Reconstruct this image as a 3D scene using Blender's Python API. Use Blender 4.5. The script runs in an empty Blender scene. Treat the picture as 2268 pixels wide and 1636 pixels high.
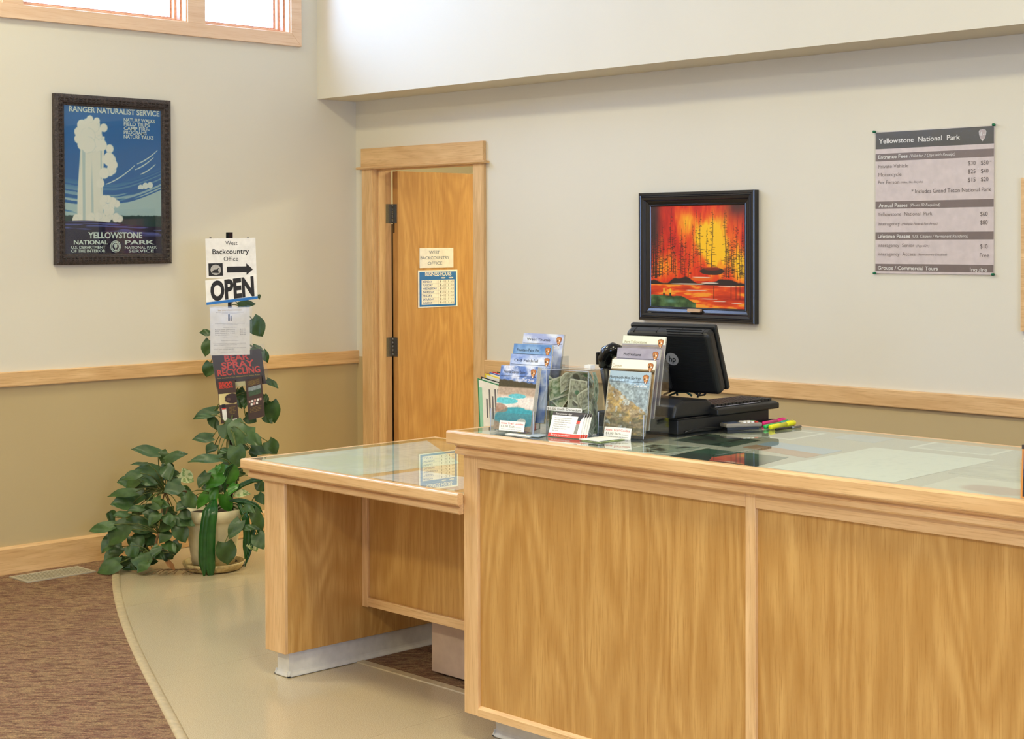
import bpy, bmesh, math, random
import numpy as np
from mathutils import Vector
random.seed(7)
sc = bpy.context.scene
COL = sc.collection

# ------------------------------------------------------------------ camera
F_PX, CY_PX = 3604.12, 613.02
YAW, PITCH, ROLL = 0.803175, -0.0219991, -0.00335337
CAM = np.array([7.37252, -5.86996, 1.61])
_d = np.array([-math.sin(YAW)*math.cos(PITCH), math.cos(YAW)*math.cos(PITCH), math.sin(PITCH)])
_r0 = np.array([math.cos(YAW), math.sin(YAW), 0.0])
_u0 = np.cross(_r0, _d)
_r = math.cos(ROLL)*_r0 + math.sin(ROLL)*_u0
_u = -math.sin(ROLL)*_r0 + math.cos(ROLL)*_u0
cd = bpy.data.cameras.new('camera'); cam = bpy.data.objects.new('camera', cd); COL.objects.link(cam)
cd.sensor_fit = 'HORIZONTAL'; cd.sensor_width = 36.0; cd.lens = F_PX/2268*36
cd.shift_y = -(818-CY_PX)/2268
cd.clip_start = 0.05; cd.clip_end = 100
from mathutils import Matrix
cam.matrix_world = Matrix(((_r[0], _u[0], -_d[0], CAM[0]), (_r[1], _u[1], -_d[1], CAM[1]), (_r[2], _u[2], -_d[2], CAM[2]), (0, 0, 0, 1)))
sc.camera = cam

# ------------------------------------------------------------------ sky, exposure
w = bpy.data.worlds.new('overcast_sky'); sc.world = w; w.use_nodes = True
bgn = w.node_tree.nodes['Background']
bgn.inputs[0].default_value = (0.44, 0.60, 1.0, 1); bgn.inputs[1].default_value = 20.5
sc.view_settings.view_transform = 'Standard'; sc.view_settings.look = 'None'
sc.view_settings.gamma = 1.0; sc.view_settings.use_curve_mapping = False
sc.view_settings.exposure = -0.11
sc.cycles.max_bounces = 10; sc.cycles.diffuse_bounces = 5; sc.cycles.glossy_bounces = 4
sc.cycles.transparent_max_bounces = 24; sc.cycles.caustics_reflective = False; sc.cycles.caustics_refractive = False
FILL_LAMP_W = 86.0            # watts of each added warm fill lamp
OFFICE_W = 135.0  # added office lamp that brightens the door leaf and far wall

# ------------------------------------------------------------------ pixel helpers (photo 2268 x 1636)
def pray(x, y):
    return _d + _r*(x-1134)/F_PX + _u*(CY_PX-y)/F_PX
def on_axis(x, y, ax, val):
    v = pray(x, y); return CAM + v*((val-CAM[ax])/v[ax])
def on_floor(x, y, z=0.0): return on_axis(x, y, 2, z)
def on_plane(x, y, P0, n):
    v = pray(x, y); n = np.asarray(n, float)
    return CAM + v*(((np.asarray(P0, float)-CAM) @ n)/(v @ n))
NCAM = np.array([-_d[0], -_d[1], 0.0]); NCAM /= np.linalg.norm(NCAM)
RCAM = np.array([_r0[0], _r0[1], 0.0])

class Fr:
    """flat frame: origin, right, up; normal towards the viewer"""
    def __init__(s, o, R, U):
        s.o = np.asarray(o, float); s.R = np.asarray(R, float); s.U = np.asarray(U, float)
        s.R /= np.linalg.norm(s.R); s.U /= np.linalg.norm(s.U); s.N = np.cross(s.R, s.U); s.N /= np.linalg.norm(s.N)
    def p(s, a, b, n=0.0): return s.o + s.R*a + s.U*b + s.N*n
    def px(s, x, y, n=0.0):
        P = on_plane(x, y, s.o + s.N*n, s.N) - s.o
        return float(P @ s.R), float(P @ s.U)
WA = Fr((0, 0, 0), (0, 1, 0), (0, 0, 1))      # wall left:  a = y, b = z, normal +x
WB = Fr((0, 0, 0), (1, 0, 0), (0, 0, 1))      # wall back:  a = x, b = z, normal -y
def facing(TL, TR, BL, ground, off=0.0):
    """frame through three pixels on the upright plane that faces the camera over a ground point"""
    P0 = np.array([ground[0], ground[1], 0.0]) + NCAM*off
    a, b, c = [on_plane(*q, P0, NCAM) for q in (TL, TR, BL)]
    R = b-a; U = a-c
    fr = Fr(c, R, U)
    fr.U = np.cross(fr.N, fr.R); 
    return fr, float(np.linalg.norm(R)), float(np.linalg.norm(U))

# ------------------------------------------------------------------ materials
def lin(c):
    c = np.asarray(c, float)/255.0
    return np.where(c <= 0.04045, c/12.92, ((c+0.055)/1.055)**2.4)
def L4(c): 
    q = lin(c); return (float(q[0]), float(q[1]), float(q[2]), 1.0)
MATS = {}
def newmat(name):
    m = bpy.data.materials.new(name); m.use_nodes = True
    nt = m.node_tree; b = nt.nodes['Principled BSDF']; MATS[name] = m
    return m, nt, b
def N(nt, t, **kw):
    n = nt.nodes.new(t)
    for k, v in kw.items(): setattr(n, k, v)
    return n
def ramp(nt, fac, stops):
    r = N(nt, 'ShaderNodeValToRGB'); nt.links.new(fac, r.inputs[0]); e = r.color_ramp.elements
    while len(e) < len(stops): e.new(0.5)
    for k, (p, c) in zip(e, stops): k.position = p; k.color = L4(c)
    return r.outputs[0]
def noise(nt, vec, scale, detail=4, rough=0.55, dist=0.0):
    n = N(nt, 'ShaderNodeTexNoise'); n.inputs['Scale'].default_value = scale; n.inputs['Detail'].default_value = detail
    n.inputs['Roughness'].default_value = rough; n.inputs['Distortion'].default_value = dist
    if vec is not None: nt.links.new(vec, n.inputs['Vector'])
    return n.outputs[0]
def mapping(nt, vec, scale=(1, 1, 1), rot=(0, 0, 0), loc=(0, 0, 0)):
    m = N(nt, 'ShaderNodeMapping'); nt.links.new(vec, m.inputs[0])
    m.inputs['Scale'].default_value = scale; m.inputs['Rotation'].default_value = rot; m.inputs['Location'].default_value = loc
    return m.outputs[0]
def pos(nt): return N(nt, 'ShaderNodeNewGeometry').outputs['Position']
def bump(nt, b, h, strength=0.2, dist=0.01):
    n = N(nt, 'ShaderNodeBump'); n.inputs['Strength'].default_value = strength; n.inputs['Distance'].default_value = dist
    nt.links.new(h, n.inputs['Height']); nt.links.new(n.outputs[0], b.inputs['Normal'])
def mixc(nt, f, a, b, mode='MIX'):
    m = N(nt, 'ShaderNodeMix', data_type='RGBA', blend_type=mode)
    if isinstance(f, (int, float)): m.inputs[0].default_value = f
    else: nt.links.new(f, m.inputs[0])
    for k, v in ((6, a), (7, b)):
        if isinstance(v, tuple): m.inputs[k].default_value = v
        else: nt.links.new(v, m.inputs[k])
    return m.outputs[2]
def plain(name, rgb, rough=0.5, metal=0.0, spec=0.5, var=0.0, vscale=30, bmp=0.0):
    """a procedural material: base colour with a slight noise variation and relief"""
    m, nt, b = newmat(name)
    b.inputs['Roughness'].default_value = rough; b.inputs['Metallic'].default_value = metal
    b.inputs['Specular IOR Level'].default_value = spec
    n = noise(nt, pos(nt), vscale, 3)
    v = max(var, 0.03)
    c0 = tuple(max(0, k*(1-v)) for k in rgb); c1 = tuple(min(255, k*(1+v)) for k in rgb)
    nt.links.new(ramp(nt, n, [(0.3, c0), (0.7, c1)]), b.inputs['Base Color'])
    if bmp: bump(nt, b, n, bmp, 0.004)
    return m
def oak(name, axis, light=(235, 197, 143), dark=(190, 143, 89), cath=0.5, rough=0.34, off=0.0):
    """oak with the grain along one axis ('x','y','z')"""
    m, nt, b = newmat(name)
    b.inputs['Roughness'].default_value = rough; b.inputs['Coat Weight'].default_value = 0.12; b.inputs['Coat Roughness'].default_value = 0.2
    k = 'xyz'.index(axis)
    P = pos(nt)
    def st(s, along):
        v = [s, s, s]; v[k] = along; return tuple(v)
    oi = N(nt, 'ShaderNodeObjectInfo'); cmb = N(nt, 'ShaderNodeVectorMath', operation='SCALE')
    cmb.inputs[0].default_value = (3.1, 4.7, 2.3); nt.links.new(oi.outputs['Random'], cmb.inputs['Scale'])
    add = N(nt, 'ShaderNodeVectorMath', operation='ADD'); nt.links.new(P, add.inputs[0]); nt.links.new(cmb.outputs[0], add.inputs[1])
    V = mapping(nt, add.outputs[0], loc=(off, off, off))
    fine = noise(nt, mapping(nt, V, st(1, 0.035)), 210, 4, 0.65)
    mid = noise(nt, mapping(nt, V, st(1, 0.10)), 26, 3, 0.5, 0.4)
    big = noise(nt, mapping(nt, V, st(1, 0.30)), 5.0, 2, 0.5)
    # cathedral figure: rings of a slow distorted field
    wv = N(nt, 'ShaderNodeMath', operation='SINE'); mul = N(nt, 'ShaderNodeMath', operation='MULTIPLY'); mul.inputs[1].default_value = 120.0
    nt.links.new(noise(nt, mapping(nt, V, st(1, 0.22)), 2.6, 2.5, 0.45, 0.3), mul.inputs[0]); nt.links.new(mul.outputs[0], wv.inputs[0])
    cf = N(nt, 'ShaderNodeMapRange'); cf.inputs['From Min'].default_value = -1; cf.inputs['From Max'].default_value = 1; nt.links.new(wv.outputs[0], cf.inputs[0])
    mixd = tuple((np.asarray(light)*0.5+np.asarray(dark)*0.5))
    base = ramp(nt, mid, [(0.30, tuple(mixd)), (0.70, light)])
    c2 = mixc(nt, N_scale(nt, cf.outputs[0], 0.36*cath), base, L4(dark))
    f2 = N(nt, 'ShaderNodeMapRange'); f2.inputs['From Min'].default_value = 0.50; f2.inputs['From Max'].default_value = 0.70; f2.inputs['To Max'].default_value = 0.75
    nt.links.new(fine, f2.inputs[0])
    c3 = mixc(nt, f2.outputs[0], c2, L4(dark))
    f3 = N(nt, 'ShaderNodeMapRange'); f3.inputs['From Min'].default_value = 0.35; f3.inputs['From Max'].default_value = 0.7; f3.inputs['To Max'].default_value = 0.22
    nt.links.new(big, f3.inputs[0])
    c4 = mixc(nt, f3.outputs[0], c3, L4(tuple(np.asarray(dark)*0.5+np.asarray(light)*0.45)))
    nt.links.new(c4, b.inputs['Base Color'])
    bump(nt, b, fine, 0.06, 0.002)
    return m
def N_scale(nt, sock, f):
    q = N(nt, 'ShaderNodeMath', operation='MULTIPLY'); nt.links.new(sock, q.inputs[0]); q.inputs[1].default_value = f
    return q.outputs[0]
def clear(name, tint=(240, 248, 244), ior=1.5, rough=0.0, spec_tint=1.0, wavy=0.0):
    """clear sheet: mirror-like by Fresnel, otherwise see-through"""
    m, nt, b = newmat(name); nt.nodes.remove(b)
    out = nt.nodes['Material Output']
    tr = N(nt, 'ShaderNodeBsdfTransparent'); tr.inputs[0].default_value = L4(tint)
    gl = N(nt, 'ShaderNodeBsdfGlossy'); gl.inputs['Roughness'].default_value = rough; gl.inputs[0].default_value = (spec_tint,)*3+(1,)
    lw = N(nt, 'ShaderNodeLayerWeight'); lw.inputs[0].default_value = 0.5
    pw = N(nt, 'ShaderNodeMath', operation='POWER'); nt.links.new(lw.outputs['Facing'], pw.inputs[0]); pw.inputs[1].default_value = 5.0
    f0 = ((ior-1)/(ior+1))**2
    fr = N(nt, 'ShaderNodeMapRange'); nt.links.new(pw.outputs[0], fr.inputs[0]); fr.inputs['To Min'].default_value = f0; fr.inputs['To Max'].default_value = 1.0
    if wavy:
        bp = N(nt, 'ShaderNodeBump'); bp.inputs['Strength'].default_value = wavy; bp.inputs['Distance'].default_value = 0.02
        nt.links.new(noise(nt, pos(nt), 5.0, 2, 0.5), bp.inputs['Height']); nt.links.new(bp.outputs[0], gl.inputs['Normal'])
    mx = N(nt, 'ShaderNodeMixShader'); nt.links.new(fr.outputs[0], mx.inputs[0]); nt.links.new(tr.outputs[0], mx.inputs[1]); nt.links.new(gl.outputs[0], mx.inputs[2])
    nt.links.new(mx.outputs[0], out.inputs[0])
    return m
def printmat(name, rough=0.45):
    m, nt, b = newmat(name); b.inputs['Roughness'].default_value = rough
    a = N(nt, 'ShaderNodeAttribute'); a.attribute_name = 'Col'; nt.links.new(a.outputs['Color'], b.inputs['Base Color'])
    return m

def paint(name, rgb, rough=0.75):
    m, nt, b = newmat(name); b.inputs['Roughness'].default_value = rough; b.inputs['Specular IOR Level'].default_value = 0.25
    P = pos(nt)
    n = noise(nt, P, 1.3, 2)
    nt.links.new(ramp(nt, n, [(0.3, tuple(k*0.985 for k in rgb)), (0.7, rgb)]), b.inputs['Base Color'])
    bump(nt, b, noise(nt, P, 260, 3), 0.10, 0.002)
    return m
UPPER = paint('wall_paint_cream', (222, 215, 196)); LOWER = paint('wall_paint_tan', (192, 171, 127))
CEIL = paint('ceiling_paint', (236, 230, 216))
OX, OY, OZ = oak('oak_grain_x', 'x'), oak('oak_grain_y', 'y'), oak('oak_grain_z', 'z')
OPANEL = oak('oak_veneer_panel', 'z', (210, 166, 98), (164, 114, 50), cath=1.2)
ODOOR = oak('oak_veneer_door', 'z', (212, 164, 98), (168, 114, 54), cath=1.1)
OWIN = oak('window_oak', 'y', (240, 208, 174), (216, 172, 132), cath=0.3)
SASH = plain('stained_sash_wood', (206, 146, 114), 0.4, var=0.12, vscale=60)
PRINT = printmat('printed_ink'); PRINTG = printmat('glossy_print', 0.22); CANVAS = printmat('painted_canvas', 0.35)
PAPER = plain('white_paper', (236, 233, 228), 0.7); CARDW = plain('white_card', (244, 241, 234), 0.55)
INK = plain('black_ink', (24, 22, 24), 0.6); GREYINK = plain('grey_ink', (112, 108, 112), 0.7)
GLASS = clear('counter_glass', (240, 247, 242), 1.52); PANE = clear('window_pane', (246, 250, 252), 1.5)
ACRYL = clear('clear_acrylic', (243, 245, 247), 1.49); FILM = clear('plastic_sleeve', (250, 250, 250), 1.45, 0.15, wavy=0.10)
BLACKP = plain('black_plastic', (20, 20, 21), 0.42, bmp=0.05, vscale=400); BLACKG = plain('gloss_black', (12, 12, 14), 0.16)
STEEL = plain('brushed_steel', (128, 124, 116), 0.38, 0.9, var=0.08, vscale=200)
VINYLBASE = plain('cove_base_vinyl', (208, 204, 192), 0.45)

# ------------------------------------------------------------------ mesh helpers
class MB:
    def __init__(s): s.v = []; s.f = []
    def add(s, vs, fs):
        o = len(s.v); s.v.extend([tuple(map(float, q)) for q in vs]); s.f.extend([tuple(i+o for i in q) for q in fs]); return s
    def box(s, x0, x1, y0, y1, z0, z1):
        return s.add([(x, y, z) for x in (x0, x1) for y in (y0, y1) for z in (z0, z1)],
                     [(0, 1, 3, 2), (4, 6, 7, 5), (0, 4, 5, 1), (2, 3, 7, 6), (0, 2, 6, 4), (1, 5, 7, 3)])
    def fbox(s, fr, a0, a1, b0, b1, n0, n1):
        return s.add([fr.p(a, b, n) for a in (a0, a1) for b in (b0, b1) for n in (n0, n1)],
                     [(0, 1, 3, 2), (4, 6, 7, 5), (0, 4, 5, 1), (2, 3, 7, 6), (0, 2, 6, 4), (1, 5, 7, 3)])
    def fpoly(s, fr, pts, n0, n1):
        """extruded polygon in frame coordinates (counter-clockwise seen from the viewer)"""
        k = len(pts)
        return s.add([fr.p(a, b, n0) for a, b in pts]+[fr.p(a, b, n1) for a, b in pts],
                     [tuple(range(k-1, -1, -1)), tuple(range(k, 2*k))]+[(i, (i+1) % k, k+(i+1) % k, k+i) for i in range(k)])
    def fflat(s, fr, pts, n):
        return s.add([fr.p(a, b, n) for a, b in pts], [tuple(range(len(pts)))])
    def tube(s, path, r, seg=8, cap=True):
        P = [np.asarray(q, float) for q in path]; k = len(P)
        rs = r if isinstance(r, (list, tuple)) else [r]*k
        T = [P[min(i+1, k-1)]-P[max(i-1, 0)] for i in range(k)]
        T = [t/(np.linalg.norm(t)+1e-12) for t in T]
        up = np.array([0, 0, 1.0]) if abs(T[0][2]) < 0.9 else np.array([1.0, 0, 0])
        vs = []
        x = np.cross(T[0], up); x /= np.linalg.norm(x)
        for i in range(k):
            x = x - T[i]*(x @ T[i]); x /= (np.linalg.norm(x)+1e-12); y = np.cross(T[i], x)
            for j in range(seg):
                a = 2*math.pi*j/seg; vs.append(P[i]+rs[i]*(x*math.cos(a)+y*math.sin(a)))
        fs = [(i*seg+j, i*seg+(j+1) % seg, (i+1)*seg+(j+1) % seg, (i+1)*seg+j) for i in range(k-1) for j in range(seg)]
        if cap: fs += [tuple(range(seg-1, -1, -1)), tuple((k-1)*seg+j for j in range(seg))]
        return s.add(vs, fs)
    def lathe(s, c, prof, seg=32, cap=True):
        """prof: (radius, z) from bottom to top around a vertical axis at c"""
        vs = [(c[0]+r*math.cos(2*math.pi*j/seg), c[1]+r*math.sin(2*math.pi*j/seg), c[2]+z) for r, z in prof for j in range(seg)]
        k = len(prof)
        fs = [(i*seg+j, i*seg+(j+1) % seg, (i+1)*seg+(j+1) % seg, (i+1)*seg+j) for i in range(k-1) for j in range(seg)]
        if cap: fs += [tuple(range(seg-1, -1, -1)), tuple((k-1)*seg+j for j in range(seg))]
        return s.add(vs, fs)
    def prism(s, pts, axis, t0, t1):
        """2-D profile (two remaining axes in xyz order) extruded along an axis"""
        ax = 'xyz'.index(axis); oth = [i for i in range(3) if i != ax]; k = len(pts); vs = []
        for t in (t0, t1):
            for a, b in pts:
                q = [0, 0, 0]; q[ax] = t; q[oth[0]] = a; q[oth[1]] = b; vs.append(q)
        return s.add(vs, [tuple(range(k-1, -1, -1)), tuple(range(k, 2*k))]+[(i, (i+1) % k, k+(i+1) % k, k+i) for i in range(k)])
    def topsheet(s, x0, x1, y0, y1, z0, z1):
        """a pane bedded on a surface: its upper face and its edges"""
        return s.add([(x0, y0, z0), (x1, y0, z0), (x1, y1, z0), (x0, y1, z0), (x0, y0, z1), (x1, y0, z1), (x1, y1, z1), (x0, y1, z1)],
                     [(4, 5, 6, 7), (0, 1, 5, 4), (1, 2, 6, 5), (2, 3, 7, 6), (3, 0, 4, 7)])
    def build(s, name, mat, parent=None, smooth=False, bevel=0.0, seg=2):
        me = bpy.data.meshes.new(name)
        o = np.zeros(3) if parent is None else world_loc(parent)
        V = np.asarray(s.v, float)-o
        me.from_pydata([tuple(q) for q in V], [], s.f)
        me.materials.append(mat)
        bm = bmesh.new(); bm.from_mesh(me); bmesh.ops.recalc_face_normals(bm, faces=bm.faces[:]); bm.to_mesh(me); bm.free()
        ob = bpy.data.objects.new(name, me); COL.objects.link(ob)
        if parent is not None: ob.parent = parent
        if smooth:
            for q in me.polygons: q.use_smooth = True
        if bevel:
            md = ob.modifiers.new('edge', 'BEVEL'); md.width = bevel; md.segments = seg; md.limit_method = 'ANGLE'; md.angle_limit = 0.6
        return ob
def world_loc(o):
    q = np.zeros(3)
    while o is not None: q += np.array(o.location); o = o.parent
    return q
def tag(o, label, cat, group=None):
    o['label'] = label; o['category'] = cat
    if group: o['group'] = group
    return o
def thing(name, label, cat, loc, group=None):
    e = bpy.data.objects.new(name, None); COL.objects.link(e); e.location = tuple(map(float, loc)); e.empty_display_size = 0.05
    return tag(e, label, cat, group)
def struct(name, loc=(0, 0, 0)):
    e = bpy.data.objects.new(name, None); COL.objects.link(e); e.location = loc; e['kind'] = 'structure'; return e
def smesh(name, mb, mat, **k):
    o = mb.build(name, mat, **k); o['kind'] = 'structure'; return o
def rebase(o, base):
    """put a mesh object's origin at its base"""
    b = Vector(tuple(map(float, base))); o.data.transform(Matrix.Translation(-b)); o.location = b; return o

# value noise for prints -------------------------------------------------
def vnoise(u, v, seed=0):
    iu = np.floor(u).astype(int); iv = np.floor(v).astype(int); fu = u-iu; fv = v-iv
    fu = fu*fu*(3-2*fu); fv = fv*fv*(3-2*fv)
    def h(a, b):
        q = np.sin(a*127.1+b*311.7+seed*74.7)*43758.5453; return q-np.floor(q)
    return (h(iu, iv)*(1-fu)+h(iu+1, iv)*fu)*(1-fv)+(h(iu, iv+1)*(1-fu)+h(iu+1, iv+1)*fu)*fv
def fbm(u, v, fx, fy, seed=0, oct=4):
    t = 0; a = 0.5; s = 0
    for k in range(oct):
        t = t+a*vnoise(u*fx*2**k, v*fy*2**k, seed+k*13); s += a; a *= 0.5
    return t/s
def lerp(a, b, t): 
    t = np.clip(t, 0, 1)[..., None]; return np.asarray(a, float)*(1-t)+np.asarray(b, float)*t
def put(img, col, m):
    m = np.clip(m, 0, 1)[..., None]; return img*(1-m)+np.asarray(col, float)*m
def step(x, e, w=0.01): return np.clip((x-e)/w+0.5, 0, 1)
def picture(name, fr, a0, a1, b0, b1, n, fn, W, H, mat, parent):
    """a printed sheet: a fine grid whose points carry ink colours worked out by fn(u, v)"""
    u, v = np.meshgrid(np.linspace(0, 1, W), np.linspace(0, 1, H))
    img = np.clip(fn(u, v), 0, 255)
    off = np.zeros(3) if parent is None else world_loc(parent)
    P = fr.o+fr.N*n-off
    V = P[None, None]+fr.R*(a0+(a1-a0)*u)[..., None]+fr.U*(b0+(b1-b0)*v)[..., None]
    idx = np.arange(W*H).reshape(H, W)
    F = np.stack([idx[:-1, :-1], idx[:-1, 1:], idx[1:, 1:], idx[1:, :-1]], -1).reshape(-1, 4)
    me = bpy.data.meshes.new(name); me.vertices.add(W*H); me.vertices.foreach_set('co', V.reshape(-1))
    nf = len(F); me.loops.add(nf*4); me.loops.foreach_set('vertex_index', F.reshape(-1)); me.polygons.add(nf)
    me.polygons.foreach_set('loop_start', np.arange(nf)*4); me.update(calc_edges=True); me.validate()
    at = me.color_attributes.new('Col', 'FLOAT_COLOR', 'POINT')
    c = np.ones((H*W, 4)); c[:, :3] = lin(img).reshape(-1, 3); at.data.foreach_set('color', c.reshape(-1))
    me.materials.append(mat)
    ob = bpy.data.objects.new(name, me); COL.objects.link(ob)
    if parent is not None: ob.parent = parent
    return ob

# lettering --------------------------------------------------------------
_tc = {}
def glyphs(s, bold=0.0, res=4):
    key = (s, bold)
    if key not in _tc:
        cu = bpy.data.curves.new('t', 'FONT'); cu.body = s; cu.size = 1.0; cu.offset = bold; cu.resolution_u = res
        ob = bpy.data.objects.new('t', cu); COL.objects.link(ob)
        me = ob.to_mesh(); V = np.array([tuple(q.co) for q in me.vertices]); Fs = [tuple(p.vertices) for p in me.polygons]
        ob.to_mesh_clear(); bpy.data.objects.remove(ob); bpy.data.curves.remove(cu); _tc[key] = (V, Fs)
    return _tc[key]
CAPH = float(glyphs('H')[0][:, 1].max())
def text(parent, s, fr, a, b, cap, mat, n=0.0006, width=None, align='L', bold=0.0, shear=0.0, name='lettering', mb=None):
    V, Fs = glyphs(s, bold)
    if len(V) == 0: return None
    x0, x1 = V[:, 0].min(), V[:, 0].max(); sy = cap/CAPH
    sx = sy if width is None else width/(x1-x0)
    X = (V[:, 0]-x0)*sx+V[:, 1]*sy*shear; Y = V[:, 1]*sy; wd = (x1-x0)*sx
    X = X+a-(0 if align == 'L' else wd/2 if align == 'C' else wd)
    m = mb or MB(); m.add([fr.p(q, b+t, n) for q, t in zip(X, Y)], Fs)
    return None if mb else m.build(name, mat, parent)
def tpx(parent, s, fr, x0, yb, x1, cap_px, mat, n=0.0006, **k):
    """lettering between two pixel columns; baseline through pixel (x0, yb)"""
    a0, b0 = fr.px(x0, yb); a1, _ = fr.px(x1, yb); _, bt = fr.px(x0, yb-cap_px)
    return text(parent, s, fr, a0, b0, bt-b0, mat, n, width=a1-a0, **k)
def circle(c, r, k=24, ry=None): return [(c[0]+r*math.cos(2*math.pi*i/k), c[1]+(ry or r)*math.sin(2*math.pi*i/k)) for i in range(k)]
def moulding(name, fr, a0, a1, b0, b1, prof, mat, parent, smooth=False):
    """four mitred members; prof = (inset, height) outer to inner, closed to the wall"""
    out = []
    sides = [((a0, b0), (a1, b0), (1, 1), (-1, 1)), ((a1, b0), (a1, b1), (-1, 1), (-1, -1)),
             ((a1, b1), (a0, b1), (-1, -1), (1, -1)), ((a0, b1), (a0, b0), (1, -1), (1, 1))]
    for p0, p1, d0, d1 in sides:
        k = len(prof); vs = [fr.p(p0[0]+d0[0]*i, p0[1]+d0[1]*i, h) for i, h in prof]+[fr.p(p1[0]+d1[0]*i, p1[1]+d1[1]*i, h) for i, h in prof]
        fs = [tuple(range(k)), tuple(range(2*k-1, k-1, -1))]+[(i, (i+1) % k, k+(i+1) % k, k+i) for i in range(k)]
        out.append(MB().add(vs, fs).build(name, mat, parent, smooth))
    return out
def arrowhead(parent, fr, c, h, n=0.0012, cols=None):
    """brown arrowhead emblem with a white foot and a green tree"""
    x, y = c; w = h*0.78
    brown, dk, wh = cols[:3]
    pts = [(0, -0.5), (0.2, -0.3), (0.38, 0.05), (0.42, 0.32), (0.3, 0.45), (0.12, 0.46), (0, 0.5), (-0.12, 0.46), (-0.3, 0.45), (-0.42, 0.32), (-0.38, 0.05), (-0.2, -0.3)]
    e = MB().fflat(fr, [(x+p*w*1.12, y+q*h*1.06) for p, q in reversed(pts)][::-1], n-0.0003).build('emblem', dk, parent)
    MB().fflat(fr, [(x+p*w, y+q*h) for p, q in pts], n).build('emblem_face', brown, e)
    MB().fflat(fr, [(x-0.30*w, y+0.30*h), (x-0.34*w, y+0.06*h), (x-0.12*w, y-0.26*h), (x+0.16*w, y-0.2*h), (x+0.1*w, y+0.34*h)], n+0.0003).build('emblem_panel', cols[0] if len(cols) < 4 else cols[3], e)
    m = MB(); m.fflat(fr, [(x-0.06*w, y-0.42*h), (x+0.05*w, y-0.42*h), (x+0.10*w, y-0.30*h), (x-0.08*w, y-0.30*h)], n+0.0006)
    m.fflat(fr, [(x+0.02*w, y+0.02*h), (x+0.30*w, y+0.0*h), (x+0.18*w, y+0.20*h)], n+0.0006); m.build('emblem_snow', wh, e)
    MB().fflat(fr, [(x-0.30*w, y-0.02*h), (x-0.02*w, y-0.05*h), (x-0.16*w, y+0.36*h)], n+0.0006).build('emblem_tree', dk, e)
    return e

# ================================================================== THE SETTING
RX, RY, RZ = 10.6, -9.4, 4.3            # room extents: x 0..RX, y RY..0, z 0..RZ
TW = 0.16                                # wall thickness
# wall left, with its clerestory openings
WZ0, WZ1 = 2.765, 3.95
WINS = [(-1.025, -0.467), (-2.066, -1.134), (-2.735, -2.175)]      # window lights seen in the photograph
FARW = [(-4.9, -4.3), (-5.95, -5.0), (-6.65, -6.05)]               # the next group along the same wall
def wall_with_holes(name, axis, c0, c1, s0, s1, z0, z1, holes, mat, zsplit=None):
    """wall slab normal to axis between c0..c1, spanning s0..s1, with rectangular holes (s0,s1,z0,z1)"""
    e = struct(name)
    xs = sorted({s0, s1}|{h[0] for h in holes}|{h[1] for h in holes}); zs = sorted({z0, z1}|{h[2] for h in holes}|{h[3] for h in holes}|({zsplit} if zsplit else set()))
    up, lo = MB(), MB()
    for a, b in zip(xs[:-1], xs[1:]):
        for p, q in zip(zs[:-1], zs[1:]):
            m = ((a+b)/2, (p+q)/2)
            if any(h[0] < m[0] < h[1] and h[2] < m[1] < h[3] for h in holes): continue
            t = lo if zsplit and m[1] < zsplit else up
            if axis == 'x': t.box(c0, c1, a, b, p, q)
            else: t.box(a, b, c0, c1, p, q)
    for t, mt, nm in ((up, mat, 'upper_plaster'), (lo, LOWER, 'lower_plaster')):
        if t.v: t.build(nm, mt, e)
    return e
gapz = 0.95
wl = wall_with_holes('wall_left', 'x', -TW, 0.0, RY, 0.0, 0, RZ, [(WINS[2][0], WINS[0][1], WZ0, WZ1), (FARW[2][0], FARW[0][1], WZ0, WZ1)], UPPER, gapz)
DX0, DX1, DZ = 0.164, 1.013, 2.03
JT = 0.02
BY = 0.13                                                           # thickness of the back wall
wbk = wall_with_holes('wall_back', 'y', 0.0, BY, -TW, RX+TW, 0, RZ, [(DX0-JT, DX1+JT, -0.1, DZ+JT)], UPPER, gapz)
FRONT_FILLW = [(5.4, 6.8, 0.9, 2.3)]  # small unseen window, added for soft fill
wf = wall_with_holes('wall_front', 'y', RY-TW, RY, -TW, RX+TW, 0, RZ, FRONT_FILLW, UPPER)
RIGHT_FILLW = [(-6.4, -3.2, 1.0, 2.6)]  # unseen window, added to throw daylight onto the left wall
wr = wall_with_holes('wall_right', 'x', RX, RX+TW, RY, 0.0, 0, RZ, RIGHT_FILLW, UPPER, gapz)
smesh('ceiling', MB().box(-TW, RX+TW, RY-TW, BY, RZ, RZ+0.1), CEIL)
SOY, SOZ = -0.274, 2.413
sf = smesh('soffit', MB().box(0.0005, RX, SOY, -0.0005, SOZ, RZ-0.0005), UPPER)
# portals that guide the daylight through each opening
def portal(name, loc, rot, sx, sy):
    l = bpy.data.lights.new(name, 'AREA'); l.shape = 'RECTANGLE'; l.size = sx; l.size_y = sy; l.cycles.is_portal = True
    o = bpy.data.objects.new(name, l); COL.objects.link(o); o.location = loc; o.rotation_euler = rot
H2 = math.pi/2
for grp in (WINS, FARW):
    a0, a1 = grp[-1][0], grp[0][1]; portal('window_portal', (-TW-0.02, (a0+a1)/2, (WZ0+WZ1)/2), (0, -H2, 0), WZ1-WZ0, a1-a0)
for x0, x1, z0, z1 in FRONT_FILLW: portal('window_portal', ((x0+x1)/2, RY-TW-0.02, (z0+z1)/2), (H2, 0, 0), x1-x0, z1-z0)
for a0, a1, z0, z1 in RIGHT_FILLW: portal('window_portal', (RX+TW+0.02, (a0+a1)/2, (z0+z1)/2), (0, H2, 0), z1-z0, a1-a0)

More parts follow.
